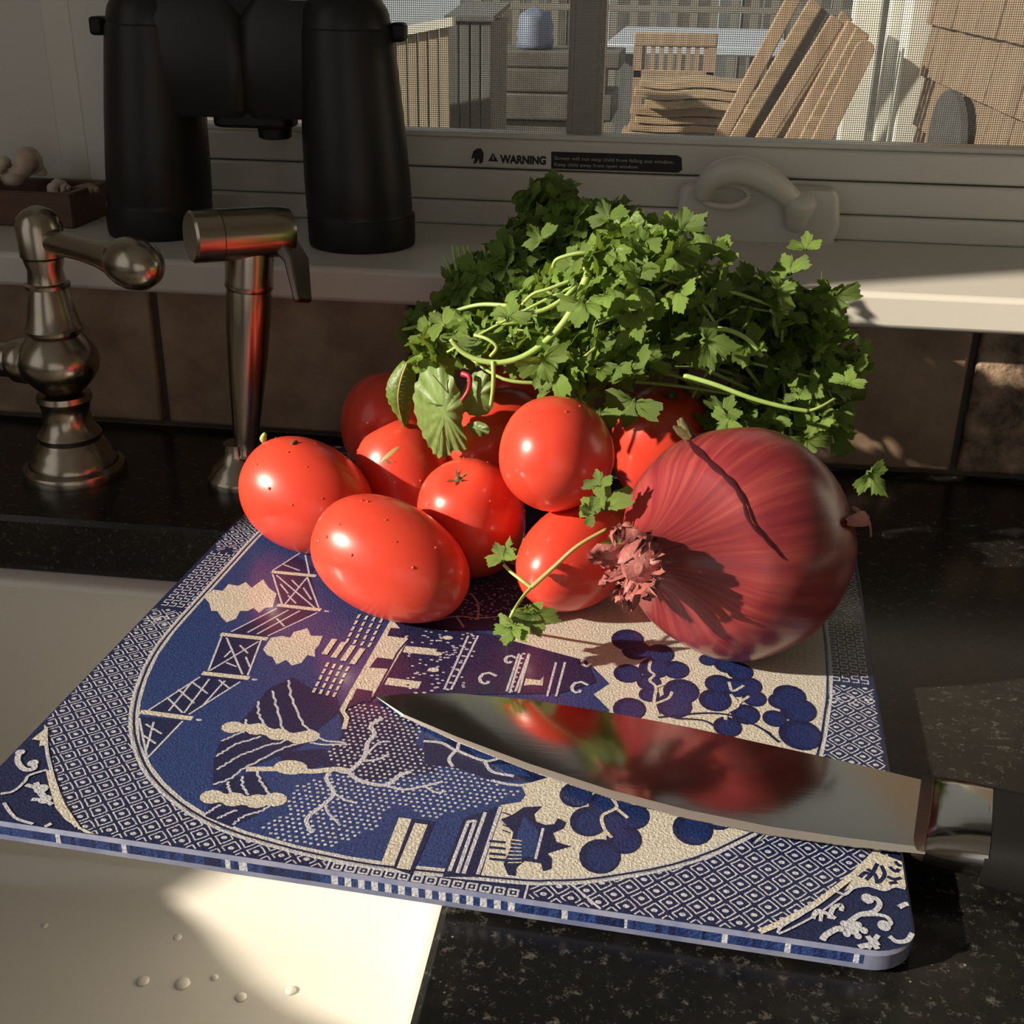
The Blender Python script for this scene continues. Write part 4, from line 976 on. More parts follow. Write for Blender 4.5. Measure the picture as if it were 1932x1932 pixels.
tomato((730,800),.0420,(750,745),.064,.060,.049,'shaded dark red plum tomato under the herbs near the sprayer',8)
tomato((938,830),.0480,(990,800),.052,.060,.047,'red plum tomato tucked behind the round one beneath the broad leaf',9)
tomato((1005,730),.0560,(1040,716),.058,.052,.042,'red tomato mostly buried in the cilantro bunch',10)

# ================================================================== red onion
OC = Vector((.0328,.4282,.0545)); OR = .0458
def onion():
    root = empty('red_onion', (OC.x,OC.y,ZB), 'large glossy red onion with dry papery neck', 'onion')
    a = Vector((-.61,-.74,.20)).normalized(); u = Vector((0,0,1)); u = (u-a*u.dot(a)).normalized(); w = a.cross(u)
    prof = []
    for i in range(40):
        t = i/39; h = -OR*.97+t*(OR*.97+.0590)
        if h < .030: r = OR*math.sqrt(max(0,1-(h/(OR*.97))**2))*1.0
        else:
            s = (h-.030)/(.0590-.030); r0 = OR*math.sqrt(1-(.030/(OR*.97))**2); r = .0085+(r0-.0085)*max(0.0,1-s)**2.0
            r = max(r, .0085)
        prof.append((h, max(r,.0006)))
    prof.sort(); K = 64; mb = MB(); vs = []; fs = []; uv = []
    for i,(h,r) in enumerate(prof):
        for k in range(K+1):
            ph = 2*math.pi*k/K; rr = r*(1+.010*math.cos(5*ph+1)+.006*math.cos(9*ph))
            vs.append(OC+a*h+(u*math.cos(ph)+w*math.sin(ph))*rr); uv.append((k/K, i/len(prof)))
    for i in range(len(prof)-1):
        for k in range(K): fs.append((i*(K+1)+k,i*(K+1)+k+1,(i+1)*(K+1)+k+1,(i+1)*(K+1)+k))
    mb.add(vs,fs); mb.uv = uv
    build('skin', mb, M['onion'], root, smooth=True)
    def hit(px, py, lift=0.0):
        d = ray(px,py).normalized(); oc = CAM-OC; b_ = oc.dot(d); c_ = oc.dot(oc)-(OR*1.004+lift)**2; q = b_*b_-c_
        return CAM+d*(-b_-math.sqrt(max(q,0)))
    # torn split in the outer skin
    cr = spline([hit(*p,.0002) for p in ((1292,822),(1316,850),(1352,884),(1382,912),(1402,945),(1414,982),(1442,1015),(1466,1040),(1480,1056))],5)
    wd = [ .0026*(1-i/(len(cr)-1))**.8+.0005 for i in range(len(cr))]
    wd = [x*(.55+.45*abs(math.sin(i*.7+1))) for i,x in enumerate(wd)]
    b = MB(); vs = []
    for i,p in enumerate(cr):
        t = (cr[min(i+1,len(cr)-1)]-cr[max(i-1,0)]).normalized(); nn = (p-OC).normalized(); s_ = t.cross(nn)
        vs += [p-s_*wd[i]*.5-nn*.0002, p+nn*.00003, p+s_*wd[i]*.5-nn*.0002]
    fs = []
    for i in range(len(cr)-1):
        fs += [(3*i,3*i+1,3*i+4,3*i+3),(3*i+1,3*i+2,3*i+5,3*i+4)]
    build('skin_split', b.add(vs,fs), M['onion_dark'], root, smooth=True)
    q_ = hit(1298,820,.001); b = MB(); nn = (q_-OC).normalized(); tt = RT*-.8+UP*.3
    for k in range(5):
        d = (nn*.7+tt*.6+Vector((math.sin(k*2.3),math.cos(k*1.7),math.sin(k*3.1)))*.6).normalized(); b.tube([q_-nn*.001,q_+d*.0035,q_+d*.0062+nn*.001],[.0024,.0019,.0006],7)
    build('dry_tip', b, M['scar'], root, auto=50)
    # dry papery neck: crumpled strips
    rn = random.Random(5); nk = OC+a*.0575
    for k in range(17):
        ang = 2*math.pi*k/17+rn.uniform(-.15,.15); d = u*math.cos(ang)+w*math.sin(ang); L = rn.uniform(.013,.024); wd_ = rn.uniform(.004,.008)
        s_ = a.cross(d); b = MB(); vs = []; M_ = 7
        for i in range(M_):
            t = i/(M_-1)
            cen = nk-a*.004+d*(.0075+.008*t*math.sin(t*2.2+rn.uniform(-.2,.4)))+a*(L*t*(1-.25*t))+Vector((rn.uniform(-.0012,.0012),rn.uniform(-.0012,.0012),rn.uniform(-.0012,.0012)-.0025*t*t))*(.3+t)
            for j in range(4):
                x = (j-1.5)/1.5; vs.append(cen+s_*(x*wd_*.5*(1-.55*t))+d*(.0022*math.sin(3.1*j+5*t+k)*(.3+t)))
        fs = [(i*4+j,i*4+j+1,(i+1)*4+j+1,(i+1)*4+j) for i in range(M_-1) for j in range(3)]
        build('neck_paper', b.add(vs,fs), M['onion_paper'], root, smooth=True)
    b = MB(); b.lathe(nk-a*.004, a, [(0,.009),(.005,.0082),(.010,.006),(.013,.003),(.014,.0004)],14)
    for i,v in enumerate(b.v): v += Vector((rn.uniform(-.0008,.0008),)*3)
    build('neck_core', b, M['onion_paper'], root, auto=30)
    # loose dry flaps of skin near the root end, and the root itself
    rt = OC-a*OR*.96
    build('root_disc', MB().lathe(rt+a*.002,-a,[(0,.008),(.003,.007),(.005,.004),(.006,.0005)],16), M['twig'], root, auto=40)
    for (px,py),(qx,qy),wd_ in (((1606,955),(1626,1012),.006),((1596,985),(1622,980),.007)):
        A, B_ = hit(px,py,.0006), hit(qx,qy,.0012); mid = (A+B_)/2+((A+B_)/2-OC).normalized()*.004; s_ = (B_-A).normalized().cross((mid-OC).normalized())
        P = spline([A,mid,B_+(B_-OC).normalized()*.003],4); vs = []
        for i,p in enumerate(P): ww = wd_*(.25+math.sin(math.pi*(i+.3)/(len(P)+.2))*.6); vs += [p-s_*ww*.5,p+(p-OC).normalized()*.0008,p+s_*ww*.5]
        fs = [(3*i+j,3*i+j+1,3*i+j+4,3*i+j+3) for i in range(len(P)-1) for j in range(2)]
        build('skin_flap', MB().add(vs,fs), M['onion_paper'], root, smooth=True)
onion()

# ================================================================== herbs
def leaf_shape(seed, kind='cilantro', res=40, rings=3):
    """a unit leaf: base at the origin, tip along +Y, face up +Z"""
    rn = random.Random(seed); vs = [(0,.28,0)]; fs = []
    p1, p2 = rn.uniform(-.2,.2), rn.uniform(0,6); curl = rn.uniform(-.35,.55); fold = rn.uniform(.05,.35); tw = rn.uniform(-.3,.3)
    def rad(th):
        t = th/math.pi
        if kind == 'cilantro':
            dg = math.degrees(th)+12*p1
            r = .17+.27*abs(math.cos(math.radians(dg*180/84)))**.85+.10*(1-abs(math.sin(math.radians(dg*180/84*2.5))))+.075*(1-abs(math.sin(math.radians(dg*180/84*7.5+15*p2))))
            r *= 1+.12*math.sin(2*th+p2)
            if abs(dg) > 118: r *= max(.22,1-(abs(dg)-118)/30)
        else:
            r = .50+.06*math.cos(2*th)+.035*abs(math.sin(9*th))-.03
            r *= 1-.35*max(0,abs(t)-.86)/.14
        return r
    for q in range(1,rings+1):
        f = q/rings
        for k in range(res):
            th = 2*math.pi*k/res-math.pi; r = rad(th)*f
            x = r*math.sin(th)*(1.02 if kind == 'cilantro' else 1.0); y = .42+r*math.cos(th)
            y = y*(1 if f > .9 else 1)
            z = fold*abs(x)*.9 - curl*(x*x*1.3+(y-.3)**2*.8) + .035*math.sin(9*x+p2)*f + .03*math.sin(11*y+p2)*f + .05*f*math.cos(3*th+p1) + tw*x*y
            vs.append((x,y,z))
    for k in range(res): fs.append((0,1+(k+1)%res,1+k))
    for q in range(rings-1):
        for k in range(res): fs.append((1+q*res+k,1+q*res+(k+1)%res,1+(q+1)*res+(k+1)%res,1+(q+1)*res+k))
    return vs, fs
def leaf_data(name, seed, kind, mt, res=84, rings=3):
    vs, fs = leaf_shape(seed,kind,res,rings); me = bpy.data.meshes.new(name); me.from_pydata(vs,[],fs); me.materials.append(mt); me.shade_smooth(); return me
LEAVES = [leaf_data('cilantro_leaf_mesh',k,'cilantro',M['leaf']) for k in range(9)]
def orient(base, direction, normal, size, spin=0.0):
    y = direction.normalized(); z = (normal-y*normal.dot(y))
    z = z.normalized() if z.length > 1e-5 else y.orthogonal().normalized()
    x = y.cross(z); m = Matrix.Identity(4)
    for i in range(3): m[i][0], m[i][1], m[i][2], m[i][3] = x[i]*size, y[i]*size, z[i]*size, base[i]
    return m
def put_leaf(root, me, base, d, n, size):
    o = bpy.data.objects.new('leaf', me); COL.objects.link(o); o.parent = root
    mm = orient(Vector(base)-root.location, d, n, size); o.matrix_local = mm; return o
def rand_dir(rn):
    while True:
        v = Vector((rn.uniform(-1,1),rn.uniform(-1,1),rn.uniform(-1,1)))
        if .05 < v.length < 1: return v.normalized()
def stem(root, pts, r0, r1, mt, n=7, name='stem'):
    P = spline(pts,6); rr = [r0+(r1-r0)*i/(len(P)-1) for i in range(len(P))]
    return build(name, MB().tube(P, rr, n), mt, root, smooth=True)
def bunch(root, clumps, n_leaf, n_fill, meshes, fill_mat, seed, size=(.012,.021), fill_size=(.011,.020), zmin=ZB+.004, stems=None, extra=0, back=()):
    rn = random.Random(seed); tot = sum(c[3]*c[4] for c in clumps); cs = []
    for (px,py),yd,dr,rx,ry in clumps:
        c = ay(px,py,yd); k = mpp(c); cs.append((c, rx*k, ry*k, dr))
    wts = [c[3]*c[4] for c in clumps]
    inner = list(cs)
    for (px,py),yd,dr,rx,ry in back:
        c = ay(px,py,yd); k = mpp(c); inner.append((c, rx*k, ry*k, dr))
    iw = wts+[1.6*c[3]*c[4] for c in back]
    def sample(shell):
        c, a, b_, dr = rn.choices(cs, wts)[0] if shell else rn.choices(inner, iw)[0]
        u = rand_dir(rn)
        if shell:
            if u.y > .1: u.y = -u.y
            if u.z < -.3: u.z = -u.z
            r = rn.uniform(.72,1.06)
        else: r = rn.uniform(.25,.86)
        P = c+RT*(u.x*a*r)+Vector((0,0,1))*(u.z*b_*r)+Vector((0,1,0))*(u.y*dr*r)
        return P, Vector((u.x,u.y,u.z))
    k = 0; tries = 0
    while k < n_leaf and tries < n_leaf*8:
        tries += 1; P, u = sample(True)
        if P.z < zmin or (P.y > YS-.006 and P.z < ZS+.004) or P.y > .74: continue
        if (P-OC).length < OR+.008: continue
        n = (u*.75+rand_dir(rn)*.75+Vector((-.35,-.25,.45))).normalized(); d = (rand_dir(rn)+u*.35+Vector((0,0,-.15))).normalized(); s = rn.uniform(*size)
        put_leaf(root, rn.choice(meshes), P-d*s*.4, d, n, s); k += 1
    b = MB(); low = [leaf_shape(80+i,'cilantro',22,2) for i in range(6)]; k = 0; tries = 0
    while k < n_fill and tries < n_fill*8:
        tries += 1; P, u = sample(False)
        if P.z < zmin or (P.y > YS-.006 and P.z < ZS+.004) or P.y > .74: continue
        if (P-OC).length < OR+.006: continue
        n = (u*.6+rand_dir(rn)+Vector((-.2,-.2,.3))).normalized(); d = rand_dir(rn); s = rn.uniform(*fill_size); m4 = orient(P-d*s*.4,d,n,s); vs, fs = rn.choice(low)
        b.add([m4 @ Vector(v) for v in vs], fs); k += 1
    tag(build('inner_foliage', b, fill_mat, root, smooth='leaf'), kind='stuff')
    if extra:
        b = MB(); low = [leaf_shape(120+i,'cilantro',30,2) for i in range(8)]; k = 0; tries = 0
        while k < extra and tries < extra*8:
            tries += 1; P, u = sample(True)
            if P.z < zmin or (P.y > YS-.006 and P.z < ZS+.004) or P.y > .74 or (P-OC).length < OR+.006: continue
            n = (u*.6+rand_dir(rn)*.9+Vector((-.3,-.2,.4))).normalized(); d = (rand_dir(rn)+u*.3).normalized(); s = rn.uniform(.006,.013); m4 = orient(P-d*s*.4,d,n,s); vs, fs = rn.choice(low)
            b.add([m4 @ Vector(v) for v in vs], fs); k += 1
        tag(build('small_leaves', b, M['leaf'], root, smooth='leaf'), kind='stuff')
    # thin stalks running through the bunch
    for i in range(stems or 0):
        P, u = sample(True); Q, _ = sample(False); 
        if min(P.z,Q.z) < zmin+.004 or max(P.y,Q.y) > YS-.01 : continue
        if min((P-OC).length,((P+Q)/2-OC).length,(Q-OC).length) < OR+.012: continue
        stem(root,[P,(P+Q)/2+rand_dir(rn)*.008,Q],.0006,.0011,M['stem'],6)
def sp(px, py, y): return ay(px, py, y)
cb = empty('cilantro_bunch', (.02,.55,ZB), 'leafy bright green cilantro bunch piled behind tomatoes and onion', 'cilantro')
bunch(cb, [((1215,520),.540,.045,165,95),((1120,690),.522,.030,150,80),((1380,610),.560,.045,150,100),((1515,715),.560,.038,112,125),((1520,580),.570,.025,70,45),
           ((840,660),.535,.022,60,48),((1210,440),.585,.030,70,42),((1440,790),.552,.030,180,62),((960,640),.535,.030,120,55),((1080,560),.550,.035,100,70)],
      250, 1000, LEAVES, M['leaf'], 21, size=(.011,.022), stems=80, extra=120, back=[((1450,650),.603,.020,140,105),((1330,600),.600,.022,140,90)])
# the stalks and leaves that stand out against the rest
for pts, r0, r1 in (([(850,640,.500),(872,664,.499),(905,680,.498),(945,684,.498),(990,672,.499),(1035,640,.502),(1070,600,.506),(1095,552,.511),(1115,505,.517),(1135,470,.523)],.0011,.0020),
                    ([(930,682,.497),(931,705,.495),(930,735,.494),(926,765,.495)],.0011,.0009),
                    ([(1043,505,.512),(1050,490,.511),(1080,480,.511),(1105,478,.512),(1122,488,.515)],.0008,.0010),
                    ([(975,590,.507),(1000,590,.505),(1030,583,.505),(1065,562,.507),(1090,535,.510)],.0009,.0012),
                    ([(985,575,.507),(1005,555,.506),(1035,545,.506),(1075,530,.508)],.0007,.0009),
                    ([(895,632,.500),(920,640,.497),(937,655,.496),(925,672,.497)],.0008,.0008),
                    ([(1290,708,.508),(1350,726,.505),(1420,752,.503),(1480,768,.503),(1525,776,.504)],.0012,.0010),
                    ([(1525,776,.504),(1548,768,.506),(1575,752,.512)],.0008,.0006),
                    ([(1320,620,.520),(1370,622,.516),(1410,640,.514),(1438,672,.514)],.0012,.0010),
                    ([(760,622,.56),(800,612,.555),(850,590,.55),(905,575,.545),(960,577,.54)],.0008,.0011)):
    stem(cb,[sp(*p) for p in pts],r0,r1,M['stem'])
rn = random.Random(3)
for (px,py,y),(dx,dy),s,k in (((855,632,.498),(-.5,.5),.016,0),((950,625,.497),(.3,.9),.017,1),((1010,640,.495),(.2,-.6),.022,2),((1185,620,.495),(-.3,.9),.022,3),((1140,735,.492),(-.2,-.9),.026,4),((1085,690,.493),(-.6,-.3),.022,5),((1210,720,.496),(-.3,-.8),.024,6),
                              ((1290,640,.500),(.9,-.1),.024,7),((1518,490,.560),(.1,.9),.014,8),((1565,525,.555),(.25,-.8),.021,0),((1500,540,.552),(-.2,.5),.018,1),((1330,500,.530),(.6,.7),.018,2),((1160,440,.555),(-.3,.7),.018,3),((1275,450,.545),(.5,.4),.018,4),((1520,800,.500),(.1,-.9),.017,5),((1590,745,.51),(.3,.8),.014,6),
                              ((1620,870,.52),(.5,-.6),.020,7),((1350,800,.500),(.2,.3),.016,8),((1390,775,.502),(-.5,-.5),.014,0),((1440,560,.53),(.7,.3),.018,1),((1240,545,.51),(-.4,-.6),.020,2),((1040,470,.53),(-.5,.5),.016,3),((1190,560,.505),(.2,-.8),.020,4)):
    d = RT*dx+UP*dy; n = (-FW*.8+Vector((-.5,-.1,.3))+rand_dir(rn)*.4)
    put_leaf(cb, LEAVES[k], sp(px,py,y), d, n, s)

pb = empty('parsley_bunch', (-.08,.615,ZB), 'dark shaded leafy herb clump leaning on the sill behind the cilantro', 'herbs')
bunch(pb, [((905,560),.585,.025,70,80),((985,520),.590,.025,70,85),((1040,390),.625,.018,58,46),((1010,440),.615,.020,70,40),((1075,440),.605,.02,60,45),((820,640),.575,.02,55,55),((1130,420),.60,.02,60,30)], 130, 260, LEAVES, M['leaf'], 33, size=(.013,.022), stems=0)
for k in range(14):
    x0 = 860+10*k; P = [sp(x0-22+6*math.sin(k),470+14*math.cos(k*2.1),.578), sp(x0,540,.572), sp(x0+30+8*math.sin(k*1.7),610+12*math.cos(k),.570)]
    stem(pb,P,.0008,.0014,M['stem'],6)

# broad scalloped leaf with red stalk that hangs over the tomatoes
bl_ = empty('broad_leaf', sp(830,780,.502)-Vector((0,0,.02)), 'broad scalloped green leaf with red stalk draped over the tomatoes', 'leaf')
def broad(name, outline, cen, y, bulge, mt):
    pts = [Vector((px,py,0)) for px,py in outline]; o_ = []; 
    pts = spline(pts+[pts[0]],5)[:-1]; c = Vector((*cen,0)); n = len(pts); b = MB(); vs = [sp(c.x,c.y,y-bulge)]; fs = []
    for q in range(1,5):
        f = q/4
        for k,p in enumerate(pts):
            sc = 1+(.035*math.sin(k*1.9)*f if q == 4 else 0)
            P = c+(p-c)*f*sc; vs.append(sp(P.x,P.y,y-(P.x-c.x)*.00014-bulge*(1-f*f)+.0006*math.sin(k*2*math.pi*7/n)*f+.0010*math.sin(k*1.3)*f*f))
    for k in range(n): fs.append((0,1+k,1+(k+1)%n))
    for q in range(3):
        for k in range(n): fs.append((1+q*n+k,1+(q+1)*n+k,1+(q+1)*n+(k+1)%n,1+q*n+(k+1)%n))
    return build(name, b.add(vs,fs), mt, bl_, smooth='leaf')
for o in (broad('blade', [(868,742),(850,708),(815,692),(790,712),(780,745),(784,785),(797,820),(812,846),(826,862),(843,862),(858,850),(876,852),(880,830),(872,800),(874,770)], (838,778), .503, .006, M['leaf_broad']),
          broad('blade', [(872,742),(885,712),(905,700),(925,712),(932,740),(928,772),(905,786),(882,780),(872,765)], (902,745), .505, .004, M['leaf_broad'])): o.data.shade_smooth()
broad('blade', [(880,800),(905,795),(924,808),(918,820),(896,822)], (902,810), .500, .002, M['leaf_broad']).data.shade_smooth()
stem(bl_,[sp(872,705,.502),sp(886,712,.500),sp(884,735,.499),sp(872,755,.498),sp(868,768,.499)],.0014,.0006,M['stem_red'],8,'stalk')
for pts in ([(868,768),(845,790),(830,820),(828,850)],[(868,768),(835,765),(805,760)],[(868,768),(858,805),(862,840)],[(868,768),(840,735),(815,705)]):
    stem(bl_,[sp(x,y,.4978) for x,y in pts],.0004,.0002,M['leaf_broad'],5,'vein')
cl = empty('curled_leaf', sp(770,790,.53)-Vector((0,0,.03)), 'narrow curled dry-edged leaf hanging beside the shaded tomato', 'leaf')
b = MB(); vs = []; P = spline([sp(772,680,.525),sp(758,720,.521),sp(756,760,.519),sp(766,800,.520)],6)
for i,p in enumerate(P):
    t = i/(len(P)-1); ww = .0065*math.sin(math.pi*(.12+.86*t))+.0004
    for j in range(5): x = (j-2)/2; vs.append(p+RT*x*ww+Vector((0,-.004*(1-x*x)+.001*math.sin(3*i+j),0)))
b.add(vs,[(i*5+j,i*5+j+1,(i+1)*5+j+1,(i+1)*5+j) for i in range(len(P)-1) for j in range(4)])
build('blade', b, M['leaf'], cl, smooth='leaf').data.shade_smooth()
stem(cl,[p+Vector((0,-.0045,0)) for p in P[::4]],.0006,.0004,M['stem_tan'],6,'midrib')

# loose sprig in front
sg = empty('cilantro_sprig', az(985,1150,ZB), 'loose small cilantro sprig lying in front of the tomato and onion', 'cilantro')
J = sp(1003,1108,.408)
stem(sg,[J,sp(1045,1070,.4065),sp(1090,1030,.408),sp(1145,998,.412)],.0010,.0007,M['stem_tan'],8)
stem(sg,[J,sp(985,1095,.409),sp(965,1080,.412),sp(950,1065,.414)],.0008,.0006,M['stem'],8)
stem(sg,[J,sp(985,1128,.402),sp(965,1160,.393),az(957,1185,ZB+.002)],.0007,.0006,M['stem'],8)
for (px,py,y),(dx,dy),s,k in (((1150,1000,.4105),(.1,-.2),.010,0),((1150,995,.409),(-.25,.97),.021,1),((1140,975,.408),(-.9,.3),.011,2),((1135,935,.409),(-.15,.95),.011,8),((1158,985,.410),(.5,-.7),.010,6),
                              ((958,1078,.409),(-.35,.9),.013,3),((950,1060,.410),(.2,.9),.010,7),((985,1120,.404),(.3,-.9),.016,4),((1003,1125,.402),(.15,-.95),.018,5),((985,1150,.396),(-.4,-.85),.017,6),((968,1165,.392),(-.2,-.9),.012,2)):
    d = RT*dx+UP*dy; n = (-FW*.75+Vector((-.55,0,.35))+rand_dir(rn)*.25); put_leaf(sg, LEAVES[k], sp(px,py,y), d, n, s)
tag(build('stem_crumb', MB().tube([sp(548,842,.487),sp(553,836,.486),sp(561,832,.488)],[.0006,.0013,.0004],6), M['scar'], None, smooth=True),'tiny brown crumb of stem on the leftmost tomato','stem crumb')
for i,(px,py,dx) in enumerate(((500,830,.2),)):
    o = build('green_scrap', MB().tube(spline([sp(498,836,.50),sp(497,825,.499),sp(501,817,.499)],4),[.0006,.0012,.0016,.0018,.0016,.0014,.0012,.001,.0006],7), M['stem'], None, smooth=True)
    tag(o,'tiny pale green scrap stuck on the leftmost tomato','herb scrap')

# ================================================================== the yard beyond the window
GZ = -0.80
def outdoors():
    # shingled wall of the next wing, running away from the window on the right
    X = .540; yA, yB = 1.30, 3.00; dz = .108; z0 = ay(1753,41,3.0).z
    wing = struct('wall_right', MB().box((X+.012,.90,GZ),(X+.16,yB,1.4)), M['shingle'])
    rn = random.Random(8); base = []
    for wdt in (.085,.11,.14,.165): base.append(wdt)
    for c in range(-7,4):
        zb = z0+c*dz-.004; y = yA-rn.uniform(0,.1)
        while y < yB-.004:
            wdt = rn.choice(base); y1 = min(y+wdt,yB); t = rn.uniform(.009,.013)
            b = MB().add([(X+.011,y,zb),(X-t+.004,y,zb),(X-t+.004,y1-.004,zb),(X+.011,y1-.004,zb),(X+.013,y,zb+dz*1.12),(X+.008,y,zb+dz*1.12),(X+.008,y1-.004,zb+dz*1.12),(X+.013,y1-.004,zb+dz*1.12)],
                     [(0,1,2,3),(4,7,6,5),(0,4,5,1),(1,5,6,2),(2,6,7,3),(3,7,4,0)])
            build('shingle', b, M['shingle'], wing); y = y1
    # white corner boards and downspout
    def post(name, pxl, pxr, Y, dep, label, cat, mt='trim', top=1.3, bev=.006):
        x0 = ay(pxl,150,Y).x; x1 = ay(pxr,150,Y).x
        o = build(name, MB().box((x0,Y,GZ),(x1,Y+dep,top)), M[mt], None, bevel=bev); tag(o,label,cat); return o
    post('corner_board', 1700,1748,3.005,.10,'wide white corner board ending the shingled wall','trim board')
    post('corner_board', 1662,1693,3.12,.03,'middle white vertical board beside the shingled corner','trim board')
    post('corner_board', 1596,1650,3.16,.05,'white vertical board with leaning lumber in front','trim board')
    # dark round-topped panel standing at the wall
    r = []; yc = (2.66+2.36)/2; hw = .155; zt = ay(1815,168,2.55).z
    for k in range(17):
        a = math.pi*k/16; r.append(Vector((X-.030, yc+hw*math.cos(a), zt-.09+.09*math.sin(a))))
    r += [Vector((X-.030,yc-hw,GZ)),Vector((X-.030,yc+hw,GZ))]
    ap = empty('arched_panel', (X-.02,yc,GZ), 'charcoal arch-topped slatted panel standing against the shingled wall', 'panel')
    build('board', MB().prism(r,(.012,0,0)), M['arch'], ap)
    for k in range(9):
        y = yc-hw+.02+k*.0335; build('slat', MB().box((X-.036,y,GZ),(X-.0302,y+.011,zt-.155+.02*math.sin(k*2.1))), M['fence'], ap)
    # boards leaning on the white corner
    labs = ['leaning tan board, tallest and outermost, beside the plank pile','leaning tan board second from the plank pile','leaning dark board third from the plank pile, standing in for the shaded gap','leaning tan board fourth from the plank pile','leaning tan board fourth from the white corner','leaning tan board third from the white corner','leaning tan board second from the white corner','leaning round-ended tan board nearest the white corner boards']
    spec = [(1355,1512,-30,28,2.99,'tan_wood'),(1385,1540,5,28,2.96,'pile_wood'),(1412,1558,22,20,3.02,'dark_timber'),(1436,1580,38,30,2.91,'tan_wood'),(1466,1598,30,26,2.95,'pile_wood'),(1492,1612,48,30,2.86,'tan_wood'),(1520,1628,60,30,2.83,'pile_wood'),(1548,1640,78,36,2.79,'tan_wood')]
    for i, (bx_, tx_, ty_, wd_, Y, mt_) in enumerate(spec):
        A = ay(bx_,270,Y); B = ay(tx_,ty_,Y); d = (B-A); t = (GZ+.003-A.z)/d.z; A0 = A+d*t
        k = mpp(B); w_ = wd_*k*.5; d = (B-A0).normalized(); s_ = d.cross(Vector((0,-1,0))).normalized()
        if i == 7: pts = [B-d*w_*.9+s_*(w_*math.cos(math.pi*j/8))+d*(w_*.9*math.sin(math.pi*j/8)) for j in range(9)]
        else: pts = [B+s_*w_, B-s_*w_+d*.004]
        pts = pts+[A0-s_*w_+d*.03, A0+s_*w_+d*.03]
        o = build('leaning_board', MB().prism(pts,(0,.022,0)), M[mt_], None, bevel=.003); tag(o, labs[i], 'board', 'boards leaning at the white corner')
    # pile of weathered planks on a low dark trestle
    yP = 3.22; xl, xr = ay(1175,200,yP).x, ay(1440,200,yP).x; ztop = ay(1300,150,yP).z; zlow = ay(1300,300,yP).z-.03
    tr = empty('trestle', ((xl+xr)/2,yP+.15,GZ), 'low dark timber trestle carrying the plank pile', 'trestle')
    for x in (xl+.03,xr-.06): build('leg', MB().box((x,yP+.02,GZ),(x+.035,yP+.25,zlow-.0305)), M['dark_timber'], tr)
    build('top', MB().box((xl,yP,zlow-.03),(xr,yP+.28,zlow)), M['dark_timber'], tr)
    z = zlow; i = 0; rn = random.Random(31); PL = []
    while z < ztop-.012:
        th = rn.uniform(.016,.024); f = (z-zlow)/(ztop-zlow)
        a = xl+rn.uniform(-.02,.03)+.05*f; c = xr+rn.uniform(-.06,.03)-.02*f; N = 12; vs = []; top = []; yA_ = yP+rn.uniform(-.02,.02); dpt = rn.uniform(.10,.2)
        prof = [(a+(c-a)*k/N, .0045+.0045*math.sin((a+(c-a)*k/N)*34)*f) for k in range(N+1)]
        rings = [[Vector((x,yA_,z+.0005+dzz)),Vector((x,yA_+dpt,z+.0005+dzz)),Vector((x,yA_+dpt,z+th+dzz)),Vector((x,yA_+.004,z+th+dzz))] for x,dzz in prof]
        o = build('plank', MB().loft(rings), M['pile_wood'], None, bevel=.003)
        tag(o, 'weathered tan plank in the stacked pile under the window view', 'plank', 'planks in the outdoor pile'); z += th+.0022; i += 1; PL.append(o)
    ORD = ['topmost','second from the top','third from the top','fourth from the top','fifth from the top','sixth from the top','seventh from the top','eighth from the top','ninth from the top','tenth from the top','eleventh from the top','twelfth from the top','thirteenth from the top','fourteenth from the top']
    for k, o in enumerate(reversed(PL)): o['label'] = 'weathered tan plank in the outdoor pile, '+ORD[min(k,13)]
    # slatted garden chair
    Y = 4.5; x0, x1 = ay(1195,100,Y).x, ay(1352,100,Y).x; zt = ay(1270,62,Y).z; zs = ay(1270,150,Y).z
    ch = empty('garden_chair', ((x0+x1)/2,Y+.1,GZ), 'wooden garden chair with vertical slats before the pale table', 'chair')
    build('top_rail', MB().box((x0,Y,zt-.045),(x1,Y+.03,zt)), M['tan_wood'], ch, bevel=.004)
    build('lower_rail', MB().box((x0,Y,zs),(x1,Y+.03,zs+.03)), M['tan_wood'], ch, bevel=.004)
    for k in range(8):
        x = x0+.03+(x1-x0-.075)*k/7; build('slat', MB().box((x,Y+.006,zs+.03),(x+.016,Y+.020,zt-.045)), M['tan_wood'], ch)
    for x in (x0,x1-.03):
        build('leg', MB().box((x,Y,GZ),(x+.03,Y+.03,zt-.046)), M['tan_wood'], ch); build('leg', MB().box((x,Y+.3,GZ),(x+.03,Y+.33,zs-.02)), M['tan_wood'], ch)
    build('seat', MB().box((x0+.031,Y+.031,zs-.06),(x1-.031,Y+.34,zs-.03)), M['tan_wood'], ch, bevel=.004)
    # table
    zt = 0.0; yf = 4.95; yb = 6.6; xa, xb = ay(1140,80,yf).x, ay(1445,80,yf).x
    tb = empty('garden_table', ((xa+xb)/2,(yf+yb)/2,GZ), 'long pale blue-white garden table behind the slatted chair', 'table')
    build('top', MB().box((xa,yf,zt-.035),(xb+.12,yb,zt)), M['table'], tb, bevel=.006)
    for x in (xa+.05,xb+.02):
        for y in (yf+.08,yb-.14): build('leg', MB().box((x,y,GZ),(x+.06,y+.06,zt-.036)), M['grey_wood'], tb)
    # dark boarded wall far behind
    Y = 9.5; xa, xb = ay(868,20,Y).x, ay(1700,20,Y).x
    bw_ = empty('yard_wall', ((xa+xb)/2,Y,GZ), 'dark boarded yard wall far behind the railing', 'yard wall')
    n = 20
